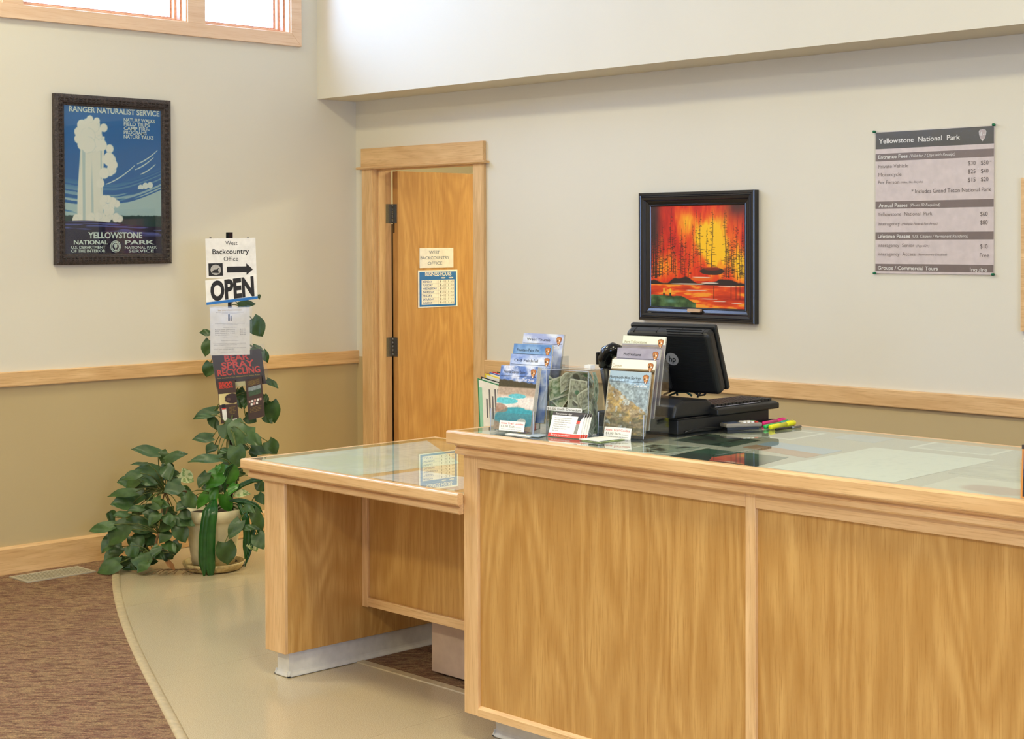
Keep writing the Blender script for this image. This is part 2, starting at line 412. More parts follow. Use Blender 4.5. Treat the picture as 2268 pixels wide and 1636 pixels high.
# floor: vinyl sheets, carpet, edge strips
m_, nt, b = newmat('speckled_vinyl'); b.inputs['Roughness'].default_value = 0.17
P = pos(nt); sp = noise(nt, P, 340, 2, 0.7); lg = noise(nt, P, 3.2, 3)
c = ramp(nt, sp, [(0.30, (148, 128, 96)), (0.5, (190, 174, 142)), (0.72, (212, 197, 168))])
f = N(nt, 'ShaderNodeMapRange'); f.inputs['From Min'].default_value = 0.45; f.inputs['From Max'].default_value = 0.75; f.inputs['To Max'].default_value = 0.25; nt.links.new(lg, f.inputs[0])
nt.links.new(mixc(nt, f.outputs[0], c, L4((196, 178, 142))), b.inputs['Base Color']); VINYL = m_
m_, nt, b = newmat('loop_carpet'); b.inputs['Roughness'].default_value = 0.95; b.inputs['Specular IOR Level'].default_value = 0.1
P = pos(nt); R45 = mapping(nt, P, (1, 1, 1), (0, 0, -0.80)); 
wv1 = noise(nt, mapping(nt, R45, (16, 60, 1)), 1.0, 4, 0.7, 0.8); ft = noise(nt, P, 190, 3, 0.75); bl = noise(nt, P, 7, 4, 0.65)
c1 = ramp(nt, wv1, [(0.32, (100, 70, 58)), (0.44, (128, 98, 78)), (0.58, (166, 140, 106)), (0.75, (138, 108, 84))])
c2 = mixc(nt, ramp(nt, bl, [(0.40, (0, 0, 0)), (0.62, (150, 150, 150))]), c1, L4((132, 92, 86)))
c3 = mixc(nt, 0.55, c2, ramp(nt, ft, [(0.3, (50, 34, 30)), (0.5, (150, 148, 146)), (0.70, (245, 228, 205))]), 'OVERLAY')
nt.links.new(c3, b.inputs['Base Color']); bump(nt, b, ft, 0.6, 0.004); CARPET = m_
m_, nt, b = newmat('dark_carpet'); CARPETD = CARPET
STRIPM = plain('edge_strip_vinyl', (186, 168, 132), 0.4, var=0.06, vscale=40)
ARC = [(-0.02, -1.555), (0.25, -1.725), (0.5, -1.872), (0.9, -2.092), (1.3, -2.298), (1.74, -2.508), (2.07, -2.656), (2.47, -2.836), (2.85, -3.006), (3.6, -3.31), (4.6, -3.67), (6.0, -4.1), (8.0, -4.6), (10.58, -5.1)]
AX = np.array([q[0] for q in ARC]); AYv = np.array([q[1] for q in ARC])
# smooth the arc with a cubic through the measured points
cf = np.polyfit(AX[:9], AYv[:9], 3); tail = lambda x: np.polyval(cf, 2.85)+(x-2.85)*(-0.42)+0.012*(x-2.85)**2
arc_y = lambda x: float(np.polyval(cf, x)) if x <= 2.85 else float(tail(x))
flo = struct('floor')
MB().box(-TW, RX+TW, RY-TW, 3.2, -0.12, -0.012).build('slab', plain('concrete_slab', (120, 114, 104), 0.9), flo)
BACKC = -1.965                                                  # carpet starts again behind the desks
seams = [0.0, 1.03, 2.15, 3.27, 4.39, 5.51, 6.63, 7.75, 8.87, RX]
for s0, s1 in zip(seams[:-1], seams[1:]):
    xs = list(np.linspace(s0+0.0006, s1-0.0006, 14)); pts = [(x, arc_y(x)+0.02) for x in xs]
    if s0 >= 2.4: top = [(s1-0.0006, BACKC-0.035), (s0+0.0006, BACKC-0.035)]
    elif s1 > 2.4: top = [(s1-0.0006, BACKC-0.035), (2.46, BACKC-0.035), (2.46, -0.002), (s0+0.0006, -0.002)]
    else: top = [(s1-0.0006, -0.002), (s0+0.0006, -0.002)]
    MB().prism(pts+top, 'z', -0.012, 0.0).build('vinyl_sheet', VINYL, flo)
cpts = [(x, arc_y(x)-0.012) for x in np.linspace(0, RX, 60)]
MB().prism(cpts+[(RX, RY), (0, RY)], 'z', -0.012, 0.002).build('carpet', CARPET, flo)
MB().prism([(2.46, BACKC), (RX, BACKC), (RX, -0.001), (2.46, -0.001)], 'z', -0.012, 0.002).build('carpet', CARPET, flo)
MB().box(-2.2, 3.2, 0.0, 3.15, -0.012, 0.001).build('carpet', CARPET, flo)
# strip along the arc: rounded nosing plus a narrow flat ridge
def sweep_floor(name, xs, prof, mat):
    vs = []; k = len(prof)
    for x in xs:
        dy = (arc_y(x+0.01)-arc_y(x-0.01))/0.02; nn = np.array([-dy, 1.0]); nn /= np.linalg.norm(nn)
        for o, z in prof: vs.append((x+nn[0]*o, arc_y(x)+nn[1]*o, z))
    fs = [(i*k+j, i*k+(j+1) % k, (i+1)*k+(j+1) % k, (i+1)*k+j) for i in range(len(xs)-1) for j in range(k)]
    return MB().add(vs, fs).build(name, mat, flo, True)
xs = np.linspace(0.004, 8.0, 110)
sweep_floor('edge_strip', xs, [(-0.016, 0.0), (-0.012, 0.006), (0.0, 0.008), (0.016, 0.006), (0.024, 0.0015), (0.024, -0.004), (-0.016, -0.004)], STRIPM)
MB().prism([(BACKC-0.038, -0.002), (BACKC-0.034, 0.004), (BACKC-0.004, 0.006), (BACKC+0.004, -0.002)], 'x', 2.46, RX-0.01).build('edge_strip', STRIPM, flo)

# trims on the walls
smesh('trim_1', MB().prism([(0.0, 0.912), (0.018, 0.912), (0.02, 0.916), (0.02, 0.980), (0.017, 0.984), (0.0, 0.984)], 'y', RY, -0.0005), OY)
mb = MB().prism([(-0.0, 0.912), (-0.018, 0.912), (-0.02, 0.916), (-0.02, 0.980), (-0.017, 0.984), (-0.0, 0.984)], 'x', 1.098, RX)
smesh('trim_2', mb, OX)
BH = 0.136
smesh('baseboard_left', MB().prism([(0.0, 0.002), (0.02, 0.002), (0.02, BH-0.012), (0.012, BH), (0.0, BH)], 'y', RY, -0.0005), OY)
smesh('baseboard_back', MB().prism([(0.0, 0.002), (-0.02, 0.002), (-0.02, BH-0.012), (-0.012, BH), (0.0, BH)], 'x', 1.098, RX), OX)

# window group: casing, mullions, sashes and panes
def window_group(name, lights, z0, z1):
    e = struct(name, (0, (lights[0][1]+lights[-1][0])/2, z0))
    y0, y1 = lights[-1][0], lights[0][1]; CW = 0.070; T = 0.022
    for nm, vs in (('casing', [(y0-CW, z0-CW), (y1+CW, z0-CW), (y1, z0), (y0, z0)]), ('casing', [(y1+CW, z0-CW), (y1+CW, z1+CW), (y1, z1), (y1, z0)]),
                   ('casing', [(y1+CW, z1+CW), (y0-CW, z1+CW), (y0, z1), (y1, z1)]), ('casing', [(y0-CW, z1+CW), (y0-CW, z0-CW), (y0, z0), (y0, z1)])):
        MB().fpoly(WA, vs, 0.0005, T).build(nm, OWIN, e, bevel=0.002)
    for (a, b_) in zip(lights[:-1], lights[1:]):
        MB().box(-0.13, T-0.003, b_[1], a[0], z0, z1).build('mullion', OWIN, e, bevel=0.002)
    for a0, a1 in lights:
        # stepped jamb liner, sash and pane
        for (x0, x1, i0, i1, mt, nm) in ((-0.035, 0.008, 0.0, 0.006, OWIN, 'jamb_liner'), (-0.075, -0.035, 0.0, 0.016, SASH, 'jamb_stop'), (-0.10, -0.075, 0.0, 0.026, OWIN, 'jamb_stop'), (-0.135, -0.10, 0.0, 0.036, SASH, 'sash')):
            for s0, s1, t0, t1 in ((a0+i0, a1-i0, z0+i0, z0+i1), (a0+i0, a1-i0, z1-i1, z1-i0), (a0+i0, a0+i1, z0+i1, z1-i1), (a1-i1, a1-i0, z0+i1, z1-i1)):
                MB().box(x0, x1, s0, s1, t0, t1).build(nm, mt, e)
        MB().box(-0.121, -0.116, a0+0.034, a1-0.034, z0+0.034, z1-0.034).build('pane', PANE, e)
    return e
window_group('window_1', WINS, WZ0, WZ1)
window_group('window_2', FARW, WZ0, WZ1)
for k, (x0, x1, z0, z1) in enumerate(FRONT_FILLW):  # frame and pane of the added front fill window
    e = struct('window_%d' % (k+3), ((x0+x1)/2, RY, z0))
    for a, b_, p, q in ((x0, x1, z0, z0+0.07), (x0, x1, z1-0.07, z1), (x0, x0+0.07, z0+0.07, z1-0.07), (x1-0.07, x1, z0+0.07, z1-0.07), ((x0+x1)/2-0.03, (x0+x1)/2+0.03, z0+0.07, z1-0.07)):
        MB().box(a, b_, RY-0.12, RY-0.02, p, q).build('frame', OX, e)
    MB().box(x0+0.05, x1-0.05, RY-0.075, RY-0.07, z0+0.05, z1-0.05).build('pane', PANE, e)
for k, (a0, a1, z0, z1) in enumerate(RIGHT_FILLW):  # frame and pane of the added right fill window
    e = struct('window_%d' % (k+4), (RX, (a0+a1)/2, z0))
    for a, b_, p, q in ((a0, a1, z0, z0+0.07), (a0, a1, z1-0.07, z1), (a0, a0+0.07, z0+0.07, z1-0.07), (a1-0.07, a1, z0+0.07, z1-0.07)):
        MB().box(RX+0.02, RX+0.12, a, b_, p, q).build('frame', OY, e)
    MB().box(RX+0.07, RX+0.075, a0+0.05, a1-0.05, z0+0.05, z1-0.05).build('pane', PANE, e)

# door with casing, jambs, hinges and an open leaf
dr = struct('door_1', ((DX0+DX1)/2, 0, 0))
CT = 0.02
MB().fbox(WB, DX0-0.089, DX0, 0, 2.024, 0.0005, CT).build('casing', OZ, dr, bevel=0.002)
MB().fbox(WB, DX1, DX1+0.084, 0, 2.024, 0.0005, CT).build('casing', OZ, dr, bevel=0.002)
hd = MB().fbox(WB, 0.075, 1.097, 2.034, 2.139, 0.0005, 0.026).build('header', OX, dr, bevel=0.002)
MB().prism([(-0.0005, 2.020), (-0.036, 2.020), (-0.042, 2.027), (-0.036, 2.034), (-0.0005, 2.034)], 'x', 0.048, 1.122).build('header_bead', OX, hd)
MB().box(DX0-JT+0.0005, DX0+0.003, -0.004, 0.124, 0.0, DZ).build('jamb', OZ, dr, bevel=0.0015)
MB().box(DX1-0.003, DX1+JT-0.0005, -0.004, 0.124, 0.0, DZ).build('jamb', OZ, dr, bevel=0.0015)
MB().box(DX0-JT+0.0005, DX1+JT-0.0005, -0.004, 0.124, DZ-0.002, DZ+JT-0.0005).build('jamb', OX, dr, bevel=0.0015)
MB().box(DX0+0.003, DX0+0.016, 0.022, 0.072, 0.0, DZ-0.016).build('door_stop', OZ, dr, bevel=0.003)
MB().box(DX1-0.016, DX1-0.003, 0.022, 0.072, 0.0, DZ-0.016).build('door_stop', OZ, dr, bevel=0.003)
MB().box(DX0+0.003, DX1-0.003, 0.022, 0.072, DZ-0.016, DZ-0.002).build('door_stop', OX, dr, bevel=0.003)
LX0, LX1, LY0, LY1 = 0.1685, 0.2125, 0.132, 0.975
leaf = MB().box(LX0, LX1, LY0, LY1, 0.012, 2.012).build('door_leaf', ODOOR, dr, bevel=0.0015)
for zc in (on_axis(864, 473, 0, 0.167)[2], on_axis(866, 768, 0, 0.167)[2], 0.26):
    h = MB(); h.box(DX0+0.003, DX0+0.0055, 0.078, 0.124, zc-0.055, zc+0.055).box(LX0+0.004, LX1-0.006, LY0-0.0025, LY0-0.0002, zc-0.055, zc+0.055)
    hg = h.build('hinge', STEEL, dr)
    for k in range(5): MB().tube([(DX0+0.0065, 0.128, zc-0.055+k*0.022+0.0008), (DX0+0.0065, 0.128, zc-0.055+(k+1)*0.022-0.0008)], 0.0045, 10).build('knuckle', STEEL, hg, True)
    for dz in (-0.04, 0.0, 0.04): MB().tube([(LX1-0.016, LY0-0.0036, zc+dz), (LX1-0.016, LY0-0.002, zc+dz)], 0.003, 8).build('screw', STEEL, hg)
MB().box(LX0+0.006, LX0+0.016, LY0-0.0012, LY0, 1.66, 1.74).build('edge_plate', BLACKP, leaf)
MB().tube([(LX1+0.0, 0.91, 0.98), (LX1+0.055, 0.91, 0.98), (LX1+0.06, 0.80, 0.98)], 0.011, 10).build('lever_handle', STEEL, leaf, True)
# the office behind the door
off = struct('wall_office')
MB().box(-2.2, -TW, BY-0.1, BY, 0, 2.7).build('plaster', UPPER, off); MB().box(-2.2, -2.1, BY, 3.2, 0, 2.7).build('plaster', UPPER, off); MB().box(3.1, 3.2, BY, 3.2, 0, 2.7).build('plaster', UPPER, off)
MB().box(-2.2, 3.2, 3.1, 3.2, 0, 2.7).build('plaster', UPPER, off); MB().box(-2.2, 3.2, BY, 3.2, 2.7, 2.8).build('plaster', CEIL, off)

# unseen lamps, added above the frame as warm fill light
DIFF = bpy.data.materials.new('lamp_diffuser'); DIFF.use_nodes = True
_b = DIFF.node_tree.nodes['Principled BSDF']; _b.inputs['Base Color'].default_value = (0.9, 0.88, 0.8, 1)
_b.inputs['Emission Color'].default_value = (1, 0.80, 0.52, 1); _b.inputs['Emission Strength'].default_value = 1.5
LAMPW = plain('lamp_white_metal', (226, 224, 218), 0.4)
def fill_lamp(x, y, z, watts, label, size=0.55):
    t = thing('fill_lamp', label, 'ceiling lamp', (x, y, z))
    s = size/2+0.03
    m = MB()
    for a in ((x-s, x+s, y-s, y-s+0.03), (x-s, x+s, y+s-0.03, y+s), (x-s, x-s+0.03, y-s+0.03, y+s-0.03), (x+s-0.03, x+s, y-s+0.03, y+s-0.03)): m.box(*a, z-0.05, z-0.001)
    m.build('housing', LAMPW, t); MB().box(x-s+0.03, x+s-0.03, y-s+0.03, y+s-0.03, z-0.04, z-0.03).build('diffuser', DIFF, t)
    l = bpy.data.lights.new('lamp_glow', 'AREA'); l.shape = 'SQUARE'; l.size = size; l.energy = watts; l.color = (1.0, 0.93, 0.60)
    o = bpy.data.objects.new('lamp_glow', l); COL.objects.link(o); o.parent = t; o.location = (0, 0, -0.055)
for i, x in enumerate((1.25, 4.9, 8.1)):
    for j, y in enumerate((-3.4, -7.0)):
        fill_lamp(x, y, RZ, FILL_LAMP_W*(0.66 if (i, j) == (0, 0) else 0.80), 'unseen square fill lamp added in %s row, %s from the left wall' % (('the rear', 'the front')[j], ('first', 'second', 'third')[i]))
fill_lamp(1.0, 2.3, 2.7, OFFICE_W, 'unseen square fill lamp added in the office behind the open door', 0.5)

# ================================================================== DESKS
FELT = plain('grey_counter_felt', (190, 186, 175), 0.85, var=0.05, vscale=200)
YF = -2.345
def cove_base(m, x0, x1, y0, y1, h, t=0.009):
    m.box(x0, x1, y0, y1, 0.0025, h)
    # flared foot on the three visible sides
    for pts, ax, t0, t1 in (([(y0-t, 0.0025), (y0-t, 0.006), (y0-0.002, 0.016), (y0, 0.024), (y0, 0.0025)], 'x', x0-t, x1+t),
                            ([(x1+t, 0.0025), (x1+t, 0.006), (x1+0.002, 0.016), (x1, 0.024), (x1, 0.0025)], 'y', y0-t, y1),
                            ([(x0-t, 0.0025), (x0-t, 0.006), (x0-0.002, 0.016), (x0, 0.024), (x0, 0.0025)], 'y', y0-t, y1)):
        m.prism(pts, ax, t0, t1)
    return m
def edge_profile(d0, d1, z0, z1, s):
    """rounded nosing section from d0 (outer) to d1 (inner); s = +-1 outward sign"""
    r = 0.006
    return [(d0+s*-r, z0), (d1, z0), (d1, z1), (d0+s*-r, z1), (d0+s*-0.002, z1-0.002), (d0, z1-r), (d0, z0+r), (d0+s*-0.002, z0+0.002)]

# tall service counter
HX0, HX1 = 3.491, 6.9
hc = thing('service_counter', 'tall oak service counter with framed front panels and glass top', 'counter', (5.1, -1.9, 0))
MB().box(HX0+0.004, HX1-0.004, YF+0.022, -1.50, 0.09, 0.955).build('carcass', OPANEL, hc)
stiles = [(HX0, 3.556), (4.632, 4.666), (5.742, 5.776), (6.84, HX1)]
for a, b_ in stiles: MB().box(a, b_, YF, YF+0.022, 0.085, 0.926).build('stile', OZ, hc, bevel=0.002)
for (a, b_), (c_, d_) in zip(stiles[:-1], stiles[1:]):
    MB().box(b_+0.0005, c_-0.0005, YF+0.012, YF+0.0215, 0.112, 0.884).build('panel', OPANEL, hc)
    MB().box(b_, c_, YF, YF+0.0215, 0.884, 0.926).build('top_rail', OX, hc, bevel=0.002)
    MB().prism([(YF, 0.085), (YF, 0.108), (YF+0.010, 0.117), (YF+0.0215, 0.117), (YF+0.0215, 0.085)], 'x', b_, c_).build('bottom_rail', OX, hc)
MB().box(HX0, HX0+0.02, YF+0.0225, -1.50, 0.085, 0.926).build('end_panel', OPANEL, hc)
cove_base(MB(), 3.55, HX1-0.06, -2.260, -1.55, 0.088).build('toe_kick', VINYLBASE, hc)
LY, LBK, LXL = -2.385, -1.462, 3.452
cv = [(-2.367, 0.958), (-2.367, 0.953), (-2.358, 0.947), (-2.366, 0.940), (-2.366, 0.928), (-2.362, 0.924), (YF+0.004, 0.924), (YF+0.004, 0.958)]
MB().prism(cv, 'x', 3.474, HX1+0.02).build('cove_moulding', OX, hc)
MB().prism([(3.474, 0.958), (3.474, 0.953), (3.482, 0.947), (3.475, 0.940), (3.475, 0.926), (HX0, 0.926), (HX0, 0.958)], 'y', YF+0.0045, -1.5).build('cove_moulding', OY, hc)
BW = 0.026
MB().prism(edge_profile(LY, LY+BW, 0.957, 1.0, -1), 'x', LXL, HX1+0.03).build('nosing', OX, hc, bevel=0.001)
MB().prism(edge_profile(LXL, LXL+BW, 0.957, 1.0, -1), 'y', LY+BW, LBK).build('nosing', OY, hc, bevel=0.001)
MB().prism(edge_profile(LBK, LBK-BW, 0.957, 1.0, 1), 'x', LXL+BW, HX1+0.03).build('nosing', OX, hc, bevel=0.001)
MB().box(LXL+BW, HX1+0.03, LY+BW, LBK-BW, 0.957, 0.9900).build('display_bed', FELT, hc)
MB().topsheet(LXL+BW+0.001, HX1+0.028, LY+BW+0.001, LBK-BW-0.001, 0.9940, 1.0).build('glass_top', GLASS, hc)
HZ = 1.0003      # things standing on the tall counter

# low writing desk
DXL, DZT = 2.293, 0.80
ld = thing('writing_desk', 'low oak desk with a glass top joined to the tall counter', 'desk', (2.9, -1.9, 0))
MB().box(2.393, 2.516, YF, -1.47, 0.095, 0.759).build('leg_panel', OPANEL, ld, bevel=0.002)
MB().box(2.3925, 2.5165, YF-0.002, YF+0.012, 0.095, 0.731).build('leg_edge', OZ, ld, bevel=0.002)
cove_base(MB(), 2.420, 2.492, -2.312, -1.50, 0.096).build('toe_kick', VINYLBASE, ld)
YM = -1.982
MB().box(2.517, 3.488, YM+0.010, YM+0.024, 0.226, 0.759).build('modesty_panel', OPANEL, ld)
MB().box(2.517, 2.548, YM-0.004, YM+0.0095, 0.218, 0.759).build('stile', OZ, ld, bevel=0.002)
MB().box(2.5485, 3.488, YM-0.004, YM+0.0095, 0.222, 0.256).build('bottom_rail', OX, ld, bevel=0.002)
MB().prism([(y, z-0.195) for y, z in cv], 'x', 2.315, 3.489).build('cove_moulding', OX, ld)
MB().prism([(2.315, 0.763), (2.315, 0.758), (2.323, 0.752), (2.316, 0.745), (2.316, 0.731), (2.393, 0.731), (2.393, 0.763)], 'y', YF+0.0045, -1.47).build('cove_moulding', OY, ld)
LYB = -1.418
MB().prism(edge_profile(LY, LY+BW, 0.762, DZT, -1), 'x', DXL, 3.504).build('nosing', OX, ld, bevel=0.001)
MB().prism(edge_profile(DXL, DXL+BW, 0.762, DZT, -1), 'y', LY+BW, LYB).build('nosing', OY, ld, bevel=0.001)
MB().prism(edge_profile(LYB, LYB-BW, 0.762, DZT, 1), 'x', DXL+BW, 3.450).build('nosing', OX, ld, bevel=0.001)
MB().box(DXL+BW, 3.488, LY+BW, LYB-BW, 0.762, 0.7900).build('display_bed', OX, ld)
MB().topsheet(DXL+BW+0.001, 3.487, LY+BW+0.001, LYB-BW-0.001, 0.7940, DZT).build('glass_top', GLASS, ld)

# sheets lying under the glass ------------------------------------------------
def sheet_quad(name, px4, z, fn, W, H, label, cat, zoff=0.0, group=None, mat=None):
    """px4: near-left, near-right, far-right, far-left pixels"""
    Q = [on_floor(x, y, z) for x, y in px4]
    u, v = np.meshgrid(np.linspace(0, 1, W), np.linspace(0, 1, H)); img = np.clip(fn(u, v), 0, 255)
    V = ((1-u)*(1-v))[..., None]*Q[0]+(u*(1-v))[..., None]*Q[1]+(u*v)[..., None]*Q[2]+((1-u)*v)[..., None]*Q[3]
    base = sum(Q)/4; base[2] = z
    V = V-base; V[..., 2] = 0.0006+zoff
    low = V.copy(); low[..., 2] = zoff
    idx = np.arange(W*H).reshape(H, W)
    F = np.stack([idx[:-1, :-1], idx[:-1, 1:], idx[1:, 1:], idx[1:, :-1]], -1).reshape(-1, 4)
    ring = np.concatenate([idx[0, :], idx[1:, -1], idx[-1, -2::-1], idx[-2:0:-1, 0]])
    k = len(ring); rv = low.reshape(-1, 3)[ring]; o = W*H
    SF = np.stack([ring, np.arange(o, o+k), np.roll(np.arange(o, o+k), -1), np.roll(ring, -1)], -1)
    AV = np.concatenate([V.reshape(-1, 3), rv]); AF = np.concatenate([F, SF])
    me = bpy.data.meshes.new(name); me.from_pydata([tuple(q) for q in AV], [], [tuple(int(i) for i in q) for q in AF])
    at = me.color_attributes.new('Col', 'FLOAT_COLOR', 'POINT'); c = np.ones((len(AV), 4)); c[:o, :3] = lin(img).reshape(-1, 3); c[o:, :3] = c[ring, :3]
    at.data.foreach_set('color', c.reshape(-1)); me.materials.append(mat or PRINT)
    ob = bpy.data.objects.new(name, me); COL.objects.link(ob); ob.location = tuple(map(float, base))
    return tag(ob, label, cat, group)
def bordered(fn, b=0.06, col=(236, 236, 228)):
    def g(u, v):
        im = fn(u, v); m = np.maximum(np.maximum(b-u, u-1+b), np.maximum(b-v, v-1+b)); return put(im, col, step(m, 0, 0.02))
    return g
def land(sky, far, near, seed, hz=0.55):
    def g(u, v):
        im = lerp(np.asarray(sky)*0.9, np.asarray(sky)*1.06, fbm(u, v, 4, 6, seed)[...])
        h = hz+0.18*(fbm(u, v*0, 3, 1, seed+5)-0.5)
        im = put(im, far, step(h-v, 0, 0.02)); n = fbm(u, v, 14, 14, seed+9)
        im = put(im, np.asarray(near), step(h*0.7-v, 0, 0.05)*(0.4+0.6*n)); return im*(0.8+0.4*fbm(u, v, 25, 25, seed+3))[..., None]
    return g
def P5(*q): return [(1400+x/2.613, 900+y/2.613) for x, y in q]
ZB = 0.9901
def mapfn(u, v):
    im = lerp((226, 232, 226), (206, 216, 190), step(fbm(u, v, 3, 3, 4), 0.52, 0.2)); 
    for k in range(5): im = put(im, (196, 204, 196), 0.5*step(0.012-np.abs(fbm(u, v, 5, 5, 20+k)-0.5), 0, 0.01))
    return im
def bigpaper(u, v):
    im = np.ones(u.shape+(3,))*np.array((226, 229, 222.)); 
    for k in range(4): im = put(im, (198, 204, 200), 0.5*step(0.006-np.abs(fbm(u, v, 4, 4, 40+k)-0.5), 0, 0.006))
    return im
sheet_quad('map_sheet', P5((780, 355), (1510, 440), (2105, 312), (1400, 238)), ZB, bigpaper, 60, 50, 'large white sheet in the middle under the counter glass', 'paper', 0.0004)
sheet_quad('photo_print', P5((200, 290), (700, 352), (905, 296), (430, 243)), ZB, land((52, 92, 74), (30, 66, 52), (20, 44, 38), 3), 50, 40, 'dark green forest photograph under glass in front of the terminal', 'photograph')
sheet_quad('photo_print', P5((-90, 258), (205, 275), (450, 238), (120, 214)), ZB, bordered(lambda u, v: put(np.ones(u.shape+(3,))*np.array((176, 184, 172.)), (46, 54, 46), step(fbm(u, v, 6, 6, 8), 0.6, 0.06)), 0.05), 40, 36, 'pale print with dark spots under glass beside the right guide holder', 'photograph')
sheet_quad('photo_print', P5((240, 196), (560, 236), (745, 196), (430, 158)), ZB, lambda u, v: put(np.ones(u.shape+(3,))*np.array((70, 92, 78.)), (24, 32, 28), step(fbm(u, v, 7, 7, 18), 0.58, 0.06)), 40, 36, 'dark grey-green print under glass next to the cash drawer', 'photograph')
sheet_quad('photo_print', P5((580, 158), (920, 193), (1125, 157), (800, 126)), ZB, bordered(lambda u, v: np.ones(u.shape+(3,))*np.array((178, 178, 166.))*(0.92+0.16*fbm(u, v, 9, 9, 5))[..., None], 0.07), 40, 36, 'white-bordered grey print under glass below the highlighters', 'photograph')
sheet_quad('photo_print', P5((640, 236), (1010, 298), (1215, 256), (812, 203)), ZB, lambda u, v: np.where((v > 0.45)[..., None], lerp((168, 190, 214), (150, 176, 210), fbm(u, v, 4, 4, 2)), lerp((196, 150, 112), (170, 128, 96), fbm(u, v, 12, 12, 6))), 50, 40, 'blue and orange landscape photograph under the counter glass', 'photograph')
sheet_quad('photo_print', P5((1600, 237), (2080, 285), (2255, 242), (1790, 198)), ZB, bordered(lambda u, v: np.ones(u.shape+(3,))*np.array((196, 196, 188.))*(0.9+0.2*fbm(u, v, 12, 12, 15))[..., None], 0.05), 46, 40, 'white-bordered pale print under glass along the counter rear edge', 'photograph')
sheet_quad('photo_print', P5((1160, 182), (1400, 212), (1560, 178), (1330, 148)), ZB, lambda u, v: lerp((176, 186, 200), (196, 198, 196), fbm(u, v, 5, 5, 25)), 40, 30, 'small pale blue print under glass near the counter rear edge', 'photograph')
sheet_quad('photo_print', P5((1830, 385), (2440, 455), (2640, 390), (2010, 330)), ZB, lambda u, v: np.ones(u.shape+(3,))*np.array((186, 184, 172.))*(0.86+0.3*fbm(u, v, 8, 12, 31))[..., None], 46, 40, 'grey landscape print under glass behind the bear picture', 'photograph')
def bearp(u, v):
    im = np.ones(u.shape+(3,))*np.array((212, 208, 196.))*(0.94+0.1*fbm(u, v, 10, 10, 3))[..., None]
    m = ((u-0.56)/0.34)**2+((v-0.42)/0.24)**2+0.9*(fbm(u, v, 5, 5, 9)-0.5); return put(im, (176, 140, 122), 0.8*step(1-m, 0.1, 0.4))
sheet_quad('photo_print', P5((1640, 474), (2360, 560), (2560, 478), (1890, 406)), ZB, bearp, 50, 40, 'pale print with a reddish-brown animal under glass at the near edge', 'photograph')
# low desk: map, cream letter
def P6(*q): return [(640+x/5.67, 960+y/5.67) for x, y in q]
ZL = 0.7901
Qm = [on_floor(*q, ZL) for q in ((788, 1053), (1023, 1025))]
sheet_quad('park_map', [(559, 1015), (788, 1053), (1019, 1025.5), (939, 971)], ZL, mapfn, 70, 60, 'pale green park map under the low desk glass', 'map')
def notefn(u, v):
    im = np.ones(u.shape+(3,))*np.array((226, 220, 222.)); ln = (np.abs((v*14) % 1-0.5) < 0.16)&(u > 0.1)&(u < 0.9)&(v > 0.12)&(v < 0.86)&(vnoise(u*60, np.floor(v*14)*3, 4) > 0.35)
    return put(im, (168, 160, 172), 0.6*ln)
sheet_quad('notice_sheet', [(820, 1057), (1010, 1086), (1110, 1068), (928, 1042)], ZL, notefn, 50, 50, 'white printed sheet under the low desk glass beside the map', 'paper')

# beige box stored under the desk
BXM = plain('beige_carton', (186, 160, 138), 0.8, var=0.04, vscale=14)
bx = thing('storage_box', 'plain beige box standing on the carpet under the low desk', 'box', (3.1, -1.72, 0.002))
MB().box(2.826, 3.40, -1.905, -1.54, 0.012, 0.34).build('carton', BXM, bx, bevel=0.003)
MB().box(2.822, 3.404, -1.909, -1.536, 0.30, 0.348).build('lid', BXM, bx, bevel=0.003)
for x in (2.86, 3.34): MB().box(x, x+0.03, -1.88, -1.56, 0.0022, 0.012).build('foot', BLACKP, bx)

# ================================================================== THINGS ON THE COUNTER
EMB = (plain('emblem_brown', (178, 104, 44), 0.5, var=0.1, vscale=700), plain('emblem_edge', (86, 54, 26), 0.5), plain('emblem_white', (238, 234, 226), 0.5), plain('emblem_tan', (206, 150, 92), 0.5))
EMBW = (plain('emblem_grey', (196, 178, 176), 0.6), plain('emblem_pale', (232, 228, 224), 0.6), EMB[2])
REDINK = plain('red_ink', (214, 62, 44), 0.5); OLIVEINK = plain('olive_ink', (122, 118, 92), 0.6); TANINK = plain('tan_ink', (168, 150, 108), 0.6)
PAGES = plain('page_edges', (206, 198, 180), 0.7, var=0.1, vscale=500)
def tilted(o, ang, lean):
    """upright frame turned by ang about z (0 = facing the counter front), leaning back by lean"""
    R = np.array([math.cos(ang), math.sin(ang), 0]); B = np.array([-math.sin(ang), math.cos(ang), 0])
    U = np.array([0, 0, 1.0])*math.cos(lean)+B*math.sin(lean)
    f = Fr(o, R, U); f.B = B; return f
